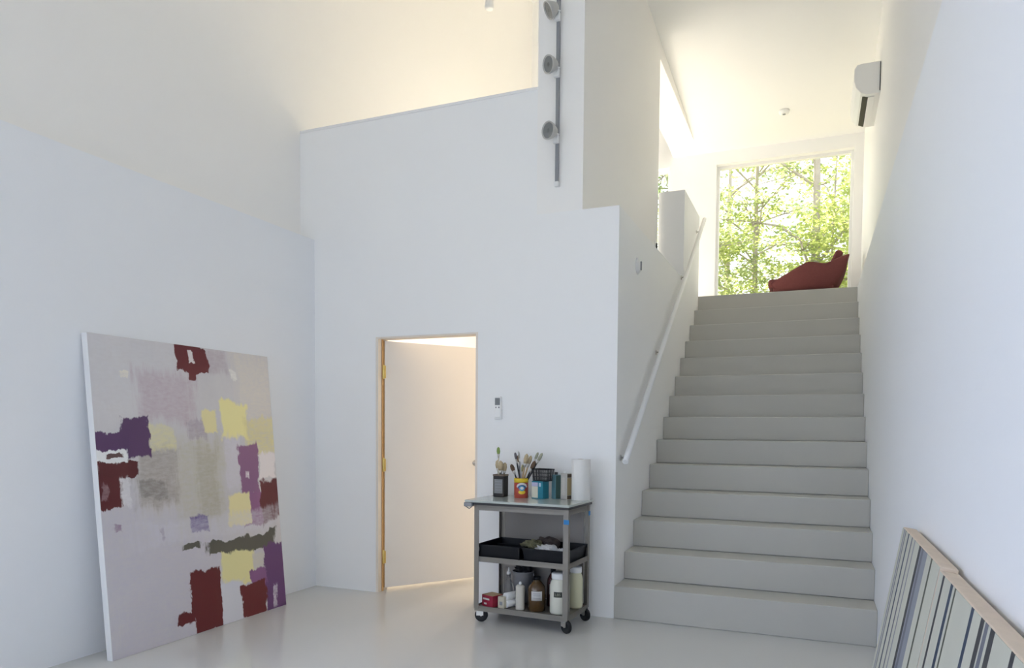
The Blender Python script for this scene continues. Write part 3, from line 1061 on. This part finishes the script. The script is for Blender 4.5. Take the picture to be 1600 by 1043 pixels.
decal('label_arch', mat('label_white', (0.70, 0.66, 0.64), 0.5), fa, 0.078, 0.80, 0.030, r_ + 0.0007, 'arch', t)
decal('label_arch', mat('label_navy', (0.05, 0.10, 0.26), 0.5), fa, 0.070, 0.62, 0.024, r_ + 0.0012, 'arch', t)
decal('label_disc', mat('label_blue', (0.08, 0.34, 0.50), 0.5), fa, 0.068, 0.40, 0.018, r_ + 0.0017, 'ellipse', t)
decal('label_disc', mat('label_white', (0.70, 0.66, 0.64), 0.5), fa, 0.070, 0.24, 0.010, r_ + 0.0022, 'ellipse', t)
decal('label_sun', CANY, fa, 0.042, 0.50, 0.014, r_ + 0.0010, 'ellipse', t)
tips = [
    ('black handled brush leaning far left out of the red tin', (-0.075, -0.01, 0.235), 'black', BRN, 0.020, 0.05),
    ('slim grey brush leaning left behind in the red tin', (-0.062, 0.03, 0.318), 'black', mat('grey_bristle', (0.16, 0.15, 0.16), 0.9), 0.014, 0.05),
    ('dark brush beside the slim grey one in red tin', (-0.036, 0.02, 0.300), 'black', BRN, 0.012, 0.05),
    ('thin pale grey brush standing upright in red tin', (-0.018, -0.01, 0.328), 'grey', mat('pale_bristle', (0.42, 0.42, 0.38), 0.9), 0.009, 0.05),
    ('green handled brush in the middle of the red tin', (0.010, 0.0, 0.235), 'green', mat('olive_bristle', (0.34, 0.32, 0.16), 0.9), 0.012, 0.05),
    ('broad tan brush leaning slightly right in red tin', (0.046, -0.01, 0.312), 'wood', TAN, 0.022, 0.07),
    ('tan brush with wooden handle next to broad one', (0.066, 0.02, 0.298), 'wood', TAN, 0.018, 0.06),
    ('brown brush with dark bristles over the basket', (0.098, 0.015, 0.262), 'black', BRN, 0.020, 0.06),
    ('grey brush leaning right with pale bristles', (0.115, 0.03, 0.322), 'grey', mat('sage_bristle', (0.38, 0.38, 0.28), 0.9), 0.014, 0.05),
    ('far right leaning brush with green grey bristles', (0.150, 0.02, 0.318), 'black', mat('sage_bristle', (0.38, 0.38, 0.28), 0.9), 0.016, 0.06),
]
for i, (lb, tp, hc, bm_, wd, bl) in enumerate(tips):
    a = math.atan2(tp[1], tp[0]) + math.pi
    rr = 0.018
    brush(lb, (bx + rr * math.cos(a), by + rr * math.sin(a) * 0.6 + 0.004 * (i % 3 - 1), TZ + 0.006), (bx + tp[0], by + tp[1], TZ + tp[2]), hc, bm_, wd, bl)

# teal tin with a pale panel, black basket on it
t = thing('paint_tin', 'teal rectangular tin with cream label panel under a black basket', 'tin', (-0.487, -0.20, TZ), math.radians(-12))
TEAL = mat('teal_print', (0.015, 0.20, 0.28), 0.4)
MB().rbox(-0.047, -0.040, 0, 0.047, 0.040, 0.122, 0.003).build('body', TEAL, t)
MB().box(-0.045, -0.0412, 0.006, 0.006, -0.0402, 0.085).build('label_panel', mat('cream_panel', (0.66, 0.64, 0.52), 0.6), t)
MB().box(-0.045, -0.0412, 0.086, 0.006, -0.0402, 0.112).build('label_band', mat('violet_white_band', (0.48, 0.46, 0.62), 0.6), t)
MB().box(0.014, -0.0412, 0.085, 0.030, -0.0402, 0.110).build('label_mark', mat('pale_blue_mark', (0.45, 0.60, 0.70), 0.6), t)
t = thing('wire_basket', 'small black wire basket sitting on the teal tin', 'basket', (-0.467, -0.20, TZ + 0.1225), math.radians(-12))
b = MB()
bw, bd, bh = 0.064, 0.046, 0.082
for zz in (0.003, 0.03, 0.055, bh):
    k = 0.9 + 0.1 * zz / bh
    pts = [(-bw * k, -bd * k, zz), (bw * k, -bd * k, zz), (bw * k, bd * k, zz), (-bw * k, bd * k, zz), (-bw * k, -bd * k, zz)]
    for p_, q_ in zip(pts[:-1], pts[1:]):
        b.tube([p_, q_], 0.004 if zz == bh else 0.0016, 6)
b.build('basket_rims', BLACKP, t)
b = MB()
for k in range(17):
    x = -bw + 2 * bw * k / 16
    for s_ in (-1, 1):
        b.tube([(x * 0.9, s_ * bd * 0.9, 0.003), (x, s_ * bd, bh)], 0.0018, 5)
for k in range(11):
    y = -bd + 2 * bd * k / 10
    for s_ in (-1, 1):
        b.tube([(s_ * bw * 0.9, y * 0.9, 0.003), (s_ * bw, y, bh)], 0.0018, 5)
b.box(-bw * 0.9, -bd * 0.9, 0.0, bw * 0.9, bd * 0.9, 0.004)
b.build('basket_wires', mat('dark_mesh', (0.045, 0.045, 0.045), 0.5), t)

# blue tin, white and tan tin
t = thing('solvent_tin', 'slim grey blue tin with dark side next to pale tin', 'tin', (-0.377, -0.18, TZ), math.radians(-38))
MB().rbox(-0.027, -0.021, 0, 0.027, 0.021, 0.168, 0.003).build('body', mat('grey_blue_tin', (0.12, 0.24, 0.28), 0.35, metal=0.2), t)
MB().box(0.0268, -0.020, 0.004, 0.0278, 0.020, 0.164).build('side_label', mat('dark_green_side', (0.03, 0.07, 0.06), 0.5), t)
MB().lathe([(0.012, 0.168), (0.012, 0.182), (0.010, 0.186), (0, 0.186)], (0, 0, 0), 16).build('cap', STEELD, t)
t = thing('oil_tin', 'pale grey tin with tan side next to the paper roll', 'tin', (-0.303, -0.18, TZ), math.radians(-30))
MB().rbox(-0.034, -0.022, 0, 0.034, 0.022, 0.180, 0.003).build('body', mat('pale_tin', (0.52, 0.50, 0.46), 0.4, metal=0.1, var=0.08, vscale=60), t)
MB().box(0.0338, -0.021, 0.030, 0.0348, 0.021, 0.150).build('side_label', mat('tan_side', (0.33, 0.26, 0.14), 0.5), t)
MB().box(0.0338, -0.021, 0.004, 0.0349, 0.021, 0.028).build('side_band', mat('brown_side', (0.10, 0.07, 0.04), 0.5), t)
MB().box(0.0338, -0.021, 0.152, 0.0349, 0.021, 0.176).build('side_band', mat('brown_side', (0.10, 0.07, 0.04), 0.5), t)
MB().box(-0.025, -0.0231, 0.03, 0.012, -0.0221, 0.15).build('front_label', mat('warm_label', (0.58, 0.55, 0.50), 0.6, var=0.12, vscale=120), t)
MB().lathe([(0.011, 0.180), (0.011, 0.190), (0, 0.191)], (-0.01, 0, 0), 16).build('cap', WHITEP, t)

# paper towel roll
t = thing('paper_towel_roll', 'white roll of paper towels standing on the cart top', 'paper roll', (-0.200, -0.185, TZ))
PAP = mat('paper_towel', (0.80, 0.79, 0.76), 0.9, bump=0.3, bscale=180)
b = MB().lathe([(0.020, 0.0), (0.058, 0.0), (0.060, 0.003), (0.060, 0.277), (0.058, 0.280), (0.020, 0.280), (0.020, 0.0)], (0, 0, 0), 40)
b.build('roll', PAP, t)
MB().lathe([(0.0185, 0.001), (0.0200, 0.001), (0.0200, 0.2805), (0.0185, 0.2805), (0.0185, 0.001)], (0, 0, 0), 24).build('core', mat('cardboard', (0.36, 0.26, 0.17), 0.8), t)
b = MB()
vs = []
for k in range(9):
    a = math.radians(-40 + k * 10)
    rr = 0.0606 + 0.0012 * k
    for zz in (0.001, 0.279):
        vs.append((rr * math.cos(a), rr * math.sin(a), zz))
vs += [(x * 1.008, y * 1.008, z) for x, y, z in vs]
fs = [(2 * k, 2 * k + 1, 2 * k + 3, 2 * k + 2) for k in range(8)] + [(18 + 2 * k, 18 + 2 * k + 2, 18 + 2 * k + 3, 18 + 2 * k + 1) for k in range(8)]
b.raw(vs, fs, True).build('loose_sheet', PAP, t)

# ---- middle shelf: two black trays with rags
MZ = 0.4465


def tray(label, x0, x1):
    cx = (x0 + x1) / 2
    w = (x1 - x0) / 2
    d = 0.188
    t = thing('plastic_tray', label, 'tray', cart_pt(cx, 0, MZ), CR, group='black trays on the cart')
    b = MB()
    b.box(-w + 0.012, -d + 0.012, 0, w - 0.012, d - 0.012, 0.004)
    H = 0.088
    # sloping sides
    o_ = [(-w + 0.012, -d + 0.012), (w - 0.012, -d + 0.012), (w - 0.012, d - 0.012), (-w + 0.012, d - 0.012)]
    u_ = [(-w, -d), (w, -d), (w, d), (-w, d)]
    vs = [(x, y, 0) for x, y in o_] + [(x, y, H) for x, y in u_] + [(x * 0.975, y * 0.98, 0.004) for x, y in o_] + [(x * 0.965, y * 0.972, H) for x, y in u_]
    fs = []
    for k in range(4):
        k2 = (k + 1) % 4
        fs += [(k, k2, 4 + k2, 4 + k), (8 + k2, 8 + k, 12 + k, 12 + k2), (4 + k, 4 + k2, 12 + k2, 12 + k)]
    b.raw(vs, fs)
    b.build('body', BLACKP, t)
    for k in range(1, 4):
        y = -d + 2 * d * k / 4
        MB().box(-w + 0.016, y - 0.002, 0.003, w - 0.016, y + 0.002, 0.060).build('divider', BLACKP, t)
    b = MB()
    for a in ((-w - 0.006, -d - 0.004, w + 0.006, -d + 0.004), (-w - 0.006, d - 0.004, w + 0.006, d + 0.004), (-w - 0.006, -d + 0.004, -w + 0.002, d - 0.004), (w - 0.002, -d + 0.004, w + 0.006, d - 0.004)):
        b.box(a[0], a[1], H - 0.006, a[2], a[3], H + 0.002)
    b.build('rim', BLACKP, t)
    return t


t1 = tray('left black plastic tray on the middle shelf, nearly empty', -0.333, -0.012)
MB().rbox(-0.158, -0.193, 0.045, -0.140, -0.1905, 0.072, 0.001).build('sticker', WHITEP, t1)
t2 = tray('right black plastic tray on the middle shelf holding rags', 0.010, 0.333)


def crumple(name, label, loc, size, m, seed, cat='rag', squash=0.5, group=None):
    r = random.Random(seed)
    bm = bmesh.new()
    bmesh.ops.create_icosphere(bm, subdivisions=4, radius=1)
    ph = [(r.uniform(2, 7), r.uniform(2, 7), r.uniform(2, 7), r.uniform(0, 6.28)) for _ in range(9)]
    for v in bm.verts:
        c = v.co.copy()
        k = 1.0
        for i_, (a, b_, c_, p_) in enumerate(ph):
            k += 0.10 * (1 - abs(math.sin(a * c.x + b_ * c.y + c_ * c.z + p_))) * (1 if i_ % 2 else -1)
        v.co = Vector((c.x * size[0] * k, c.y * size[1] * k, max(0.0, (c.z + 0.55)) * size[2] * squash * k * 1.3))
    m_ = MB().raw([v.co[:] for v in bm.verts], [[v.index for v in f.verts] for f in bm.faces], False)
    bm.free()
    o = m_.build(name, m, None, loc)
    return tag(o, label, cat, group)


crumple('rag', 'crumpled white rag heaped in the right black tray', cart_pt(0.145, -0.085, MZ + 0.052), (0.085, 0.06, 0.055), mat('white_cloth', (0.66, 0.65, 0.64), 0.9), 3)
crumple('rag', 'small crumpled white rag at the right end of the tray', cart_pt(0.255, -0.09, MZ + 0.055), (0.032, 0.035, 0.036), mat('white_cloth', (0.66, 0.65, 0.64), 0.9), 5)
crumple('rag', 'crumpled olive rag between the two black trays', cart_pt(0.02, -0.045, MZ + 0.052), (0.085, 0.07, 0.075), mat('olive_cloth', (0.13, 0.125, 0.07), 0.9, var=0.3, vscale=30), 8)
crumple('rag', 'crumpled dark brown rag behind the olive one', cart_pt(0.095, 0.05, MZ + 0.052), (0.085, 0.06, 0.085), mat('brown_cloth', (0.065, 0.048, 0.042), 0.9, var=0.3, vscale=30), 12)
b = MB().tube([cart_pt(0.0, -0.197, MZ + 0.092), cart_pt(-0.001, -0.214, MZ + 0.075), cart_pt(0.0, -0.216, MZ + 0.012)], 0.007, 8)
tag(b.build('glove_strap', BLACKP), 'black strap hanging over the gap between the trays', 'strap')

# ---- bottom shelf
BZ = 0.1045


def at(x, y, z=BZ):
    return (x, y, z)


REDB = mat('crimson_card', (0.34, 0.02, 0.05), 0.5)
t = thing('red_carton', 'small crimson carton at the left of the bottom shelf', 'box', at(-0.76, -0.40), math.radians(-20))
MB().rbox(-0.052, -0.05, 0, 0.052, 0.05, 0.078, 0.002).build('box_body', REDB, t)
MB().box(-0.040, -0.0512, 0.046, 0.020, -0.0502, 0.058).build('box_print', LABW, t)
MB().box(-0.030, -0.0512, 0.014, -0.005, -0.0502, 0.026).build('box_print', LABW, t)
MB().box(-0.05, -0.048, 0.0781, 0.05, 0.048, 0.0795).build('box_flap', mat('kraft_card', (0.42, 0.30, 0.18), 0.7), t)
t = thing('small_carton', 'small cream carton beside the crimson one', 'box', at(-0.665, -0.41), math.radians(-12))
MB().rbox(-0.026, -0.04, 0, 0.026, 0.04, 0.078, 0.002).build('box_body', mat('cream_card', (0.58, 0.54, 0.42), 0.6), t)
MB().box(-0.012, -0.0412, 0.02, 0.012, -0.0402, 0.045).build('box_print', GREYP, t)
for i, (px, pz, lb) in enumerate(((-0.618, 0.078, 'upper white paper roll with dark end on bottom shelf'), (-0.614, 0.0262, 'lower white paper roll with dark end on bottom shelf'))):
    t = thing('paper_roll', lb, 'paper roll', (px, -0.36, BZ + pz), math.radians(-25), group='small rolls on bottom shelf')
    MB().lathe([(0.014, -0.075), (0.024, -0.075), (0.026, -0.073), (0.026, 0.073), (0.024, 0.075), (0.014, 0.075), (0.014, -0.075)], (0, 0, 0), 24, rotm((0, 1, 0))).build('roll', WHITEP, t)
    MB().lathe([(0.0, -0.070), (0.0135, -0.070), (0.0135, 0.070), (0, 0.070)], (0, 0, 0), 20, rotm((0, 1, 0))).build('core', STEELD, t)
# clear bottle and bag
CLR = mat('clear_plastic', (0.80, 0.80, 0.80), 0.08, trans=0.85, ior=1.3)
t = thing('clear_bottle', 'clear plastic bottle with slim neck behind the white rolls', 'bottle', at(-0.70, -0.25))
MB().lathe([(0.0, 0), (0.036, 0.0), (0.038, 0.006), (0.038, 0.10), (0.034, 0.125), (0.016, 0.155), (0.013, 0.16), (0.013, 0.195), (0.0, 0.196)], (0, 0, 0), 24).build('body', CLR, t)
MB().lathe([(0.015, 0.196), (0.015, 0.212), (0.007, 0.22), (0.004, 0.245), (0, 0.246)], (0, 0, 0), 16).build('cap', WHITEP, t)
# spray can
t = thing('spray_can', 'tall off white spray can in front on bottom shelf', 'spray can', at(-0.543, -0.42))
MB().lathe([(0.0, 0), (0.030, 0), (0.0315, 0.003), (0.031, 0.006), (0.031, 0.150), (0.0315, 0.153), (0.029, 0.160), (0.020, 0.170), (0.0, 0.171)], (0, 0, 0), 28).build('body', mat('off_white_can', (0.60, 0.57, 0.50), 0.4), t)
MB().lathe([(0.011, 0.171), (0.011, 0.181), (0.007, 0.185), (0.007, 0.190), (0, 0.190)], (0, 0, 0), 16).build('nozzle', WHITEP, t)


def jug(label, x, y, r, h, gm, capm, lab):
    t = thing('amber_bottle', label, 'bottle', at(x, y), math.radians(-22), group='amber bottles on bottom shelf')
    MB().lathe([(0.0, 0), (r * 0.92, 0), (r, 0.006), (r, h * 0.60), (r * 0.93, h * 0.70), (r * 0.55, h * 0.83), (r * 0.36, h * 0.88), (r * 0.36, h * 0.92), (0, h * 0.92)], (0, 0, 0), 32).build('body', gm, t)
    MB().lathe([(r * 0.42, h * 0.90), (r * 0.42, h), (0, h)], (0, 0, 0), 20).build('cap', capm, t)
    la = math.radians(-70) + math.radians(22)
    band(h * 0.33, h * 0.60, r + 0.0006, la - 0.62, la + 0.62, 14).build('label', mat('white_bottle_label', (0.60, 0.59, 0.58), 0.6, var=0.08, vscale=80), t)
    for zz in (0.40, 0.47, 0.53):
        band(h * zz, h * zz + 0.003, r + 0.0014, la - 0.4, la + 0.4, 10).build('label_print', GREYP, t)
    return t


AM2 = mat('amber_liquid_glass', (0.085, 0.045, 0.016), 0.1, spec=0.6, coat=0.3)
RD2 = mat('dark_red_liquid_glass', (0.055, 0.012, 0.012), 0.1, spec=0.6)
jug('round amber bottle with white label at front of bottom shelf', -0.432, -0.395, 0.060, 0.232, AM2, BLACKP, 0)
jug('dark red bottle with white label behind the amber one', -0.375, -0.225, 0.045, 0.262, RD2, BLACKP, 0)


def bigjar(label, x, y, r, h, m, lab):
    t = thing('plastic_jar', label, 'jar', at(x, y), math.radians(-20), group='big white jars on bottom shelf')
    MB().lathe([(0.0, 0), (r * 0.90, 0), (r * 0.985, 0.008), (r, 0.02), (r, h * 0.68), (r * 0.95, h * 0.76), (r * 0.76, h * 0.84), (r * 0.74, h * 0.86), (0, h * 0.86)], (0, 0, 0), 36).build('body', m, t)
    MB().lathe([(r * 0.82, h * 0.855), (r * 0.84, h * 0.87), (r * 0.84, h * 0.985), (r * 0.80, h), (0, h)], (0, 0, 0), 36).build('lid', WHITEP, t)
    if lab:
        la = math.radians(-82) + math.radians(20)
        band(h * 0.435, h * 0.565, r + 0.0006, la - 0.42, la + 0.42, 12).build('label', mat('olive_black_label', (0.055, 0.06, 0.045), 0.6), t)
        cu = bpy.data.curves.new('label_text', 'FONT')
        cu.body = 'LBS'
        cu.size = 0.026
        cu.align_x = 'CENTER'
        cu.align_y = 'CENTER'
        cu.extrude = 0.0004
        to = bpy.data.objects.new('label_text', cu)
        COL.objects.link(to)
        to.data.materials.append(mat('label_letters', (0.30, 0.31, 0.24), 0.6))
        to.parent = t
        rr = r + 0.0026
        to.location = (rr * math.cos(la), rr * math.sin(la), h * 0.50)
        to.rotation_euler = (math.radians(90), 0, la + math.radians(90))
        dg = bpy.context.evaluated_depsgraph_get()
        tm = bpy.data.meshes.new_from_object(to.evaluated_get(dg))
        mo = bpy.data.objects.new('label_text', tm)
        COL.objects.link(mo)
        mo.parent = t
        mo.location = to.location
        mo.rotation_euler = to.rotation_euler
        bpy.data.objects.remove(to)
        bpy.data.curves.remove(cu)
        mo.name = 'label_text'
    return t


JAR1 = mat('milky_plastic', (0.70, 0.70, 0.60), 0.35)
JAR2 = mat('yellowish_plastic', (0.68, 0.67, 0.47), 0.35)
bigjar('big milky white jar with dark label on the bottom shelf', -0.265, -0.405, 0.066, 0.272, JAR1, True)
bigjar('yellowish white jar behind the corner post of the cart', -0.214, -0.215, 0.048, 0.285, JAR2, False)
t = thing('grey_tub', 'grey plastic tub at the back of the bottom shelf', 'tub', at(-0.610, -0.20))
MB().lathe(hollow([(0.058, 0), (0.060, 0.004), (0.074, 0.212), (0.078, 0.214), (0.078, 0.22)], 0.003), (0, 0, 0), 32).build('body', mat('tub_grey', (0.30, 0.30, 0.31), 0.4), t)
MB().tube([(0.078, 0, 0.205), (0.088, 0.0, 0.15), (0.08, 0.0, 0.10), (0.066, 0, 0.09)], 0.005, 8).build('handle', GREYP, t)
crumple('black_rag', 'crumpled black rag on top of the grey tub', (-0.610, -0.20, BZ + 0.195), (0.060, 0.055, 0.10), mat('black_cloth', (0.012, 0.012, 0.013), 0.8), 21)

# ------------------------------------------------------------------ outside: ground and trees
struct(MB().box(-16, YW + 0.6, 0.9, 16, 45, 1.2).build('ground_outside', EARTH), 'wooded ground outside the window', 'ground')
LEAF = [leaf_mat('leaf_lime', (0.42, 0.50, 0.16)), leaf_mat('leaf_green', (0.26, 0.35, 0.16)), leaf_mat('leaf_mid', (0.35, 0.43, 0.18))]


def tree(label, x, y, h, r0, lm, blobs, nleaf, seed, leaf=0.10, lean=(0, 0), name='deciduous_tree'):
    r = np.random.default_rng(seed)
    t = thing(name, label, 'tree', (x, y, 1.2), group='trees outside the window')
    pts, rad = [], []
    for k in range(9):
        u = k / 8
        pts.append((lean[0] * u + 0.06 * math.sin(3 * u + seed), lean[1] * u + 0.05 * math.cos(4 * u + seed), -0.1 + h * u))
        rad.append(r0 * (1 - 0.75 * u))
    MB().tube(pts, rad, 12).build('trunk', BARK, t)
    b = MB()
    C_ = []
    for (cx, cy, cz, sx, sy, sz) in blobs:
        zt = max(0.5, cz - 0.9)
        u = min(1, zt / h)
        s = Vector((lean[0] * u, lean[1] * u, zt))
        e = Vector((cx, cy, cz))
        mid = s.lerp(e, 0.5) + Vector((0, 0, 0.18))
        b.tube([s, mid, e], [r0 * 0.35 * (1 - 0.5 * u), r0 * 0.22, 0.012], 7)
        for j in range(3):
            q = e + Vector((r.normal(0, sx * 0.6), r.normal(0, sy * 0.6), r.normal(0, sz * 0.4)))
            b.tube([mid.lerp(e, 0.5), mid.lerp(q, 0.6) + Vector((0, 0, 0.05)), q], [0.016, 0.010, 0.004], 5)
    b.build('branches', BARK, t)
    # leaves: folded diamonds
    tot = sum(q[3] * q[4] * q[5] for q in blobs)
    allv, allf = [], []
    for (cx, cy, cz, sx, sy, sz) in blobs:
        n_ = int(nleaf * (sx * sy * sz) / tot)
        # twigs: leaves sit in flat sprays
        ns = max(3, n_ // 14)
        sp = r.normal(0, 1, (ns, 3)) * np.array([sx, sy, sz]) * 0.55 + np.array([cx, cy, cz])
        pick = r.integers(0, ns, n_)
        P_ = sp[pick] + r.normal(0, 1, (n_, 3)) * np.array([0.14, 0.14, 0.035])
        yaw = r.uniform(0, 2 * math.pi, n_)
        til = r.normal(0, 0.45, n_)
        L_ = leaf * r.uniform(0.65, 1.25, n_)
        a = np.stack([np.cos(yaw) * np.cos(til), np.sin(yaw) * np.cos(til), np.sin(til)], 1)
        bb = np.stack([-np.sin(yaw), np.cos(yaw), r.normal(0, 0.35, n_)], 1)
        up_ = np.array([0, 0, 1.0])
        p0 = P_
        p1 = P_ + a * (L_ * 0.5)[:, None] + bb * (L_ * 0.33)[:, None] + up_ * (L_ * 0.06)[:, None]
        p2 = P_ + a * L_[:, None]
        p3 = P_ + a * (L_ * 0.5)[:, None] - bb * (L_ * 0.33)[:, None] + up_ * (L_ * 0.06)[:, None]
        V_ = np.stack([p0, p1, p2, p3], 1).reshape(-1, 3)
        allv.append(V_)
    V_ = np.concatenate(allv)
    n_ = len(V_) // 4
    me = bpy.data.meshes.new('foliage')
    idx = np.arange(n_ * 4).reshape(-1, 4)
    F_ = np.concatenate([idx[:, [0, 1, 2]], idx[:, [0, 2, 3]]])
    me.vertices.add(len(V_))
    me.vertices.foreach_set('co', V_.astype(np.float32).ravel())
    me.loops.add(len(F_) * 3)
    me.loops.foreach_set('vertex_index', F_.astype(np.int32).ravel())
    me.polygons.add(len(F_))
    me.polygons.foreach_set('loop_start', np.arange(0, len(F_) * 3, 3, dtype=np.int32))
    me.update(calc_edges=True)
    me.materials.append(LEAF[lm])
    o = bpy.data.objects.new('foliage', me)
    COL.objects.link(o)
    o.parent = t
    o['kind'] = 'stuff'
    return t


def blobs(n, seed, wx, wy, z0, z1, s=(0.75, 0.75, 0.4)):
    r = random.Random(seed)
    out = []
    for _ in range(n):
        k = r.uniform(0.75, 1.25)
        out.append((r.uniform(-wx, wx), r.uniform(-wy, wy), r.uniform(z0, z1), s[0] * k, s[1] * k, s[2] * k))
    return out


tree('grey trunked tree in front, right half of the stair window', 1.14, 12.0, 9.5, 0.125, 0, blobs(12, 1, 1.5, 1.0, 3.0, 7.5), 6000, 1, lean=(0.05, 0))
tree('thin forked sapling just right of the grey trunk', 1.42, 12.6, 7.0, 0.045, 0, blobs(9, 2, 0.9, 0.8, 2.6, 5.8), 3600, 2, lean=(0.25, 0))
tree('hazy trunked tree in the left half of the stair window', -0.02, 12.6, 9.0, 0.085, 2, blobs(12, 3, 1.5, 1.0, 2.6, 7.2), 6000, 3)
tree('bushy bright tree low at the left window edge', -0.95, 11.2, 5.4, 0.06, 0, blobs(12, 4, 0.95, 0.8, 2.2, 4.6), 6000, 4)
tree('green tree deep in the wood behind the left trunk', -1.2, 17.0, 9.5, 0.13, 1, blobs(14, 5, 2.2, 1.2, 3.0, 8.0, (1.0, 1.0, 0.5)), 4500, 5, leaf=0.12)
tree('green tree deep in the wood behind the grey trunk', 2.0, 18.0, 10.0, 0.14, 2, blobs(14, 6, 2.2, 1.2, 3.4, 8.2, (1.0, 1.0, 0.5)), 4500, 6, leaf=0.12)
tree('leafy tree at the right edge of the stair window', 2.6, 10.8, 6.5, 0.08, 0, blobs(12, 7, 1.0, 0.9, 2.4, 5.6), 5000, 7)
tree('dark leafy tree seen only through the loft window', -3.0, 12.5, 8.5, 0.11, 1, blobs(14, 8, 1.6, 1.0, 2.4, 7.2), 4200, 8)
tree('tall tree farthest left beyond the loft window', -5.4, 14.0, 9.0, 0.12, 2, blobs(14, 9, 1.8, 1.0, 2.6, 7.6), 3800, 9)
tree('dense unseen tree added on the left to shade the stair window', -5.1, 9.2, 8.8, 0.16, 1, blobs(30, 31, 0.95, 0.95, 5.9, 8.6, (0.8, 0.8, 0.45)), 10000, 31, leaf=0.15)  # added out of view to keep direct sun off the stair window
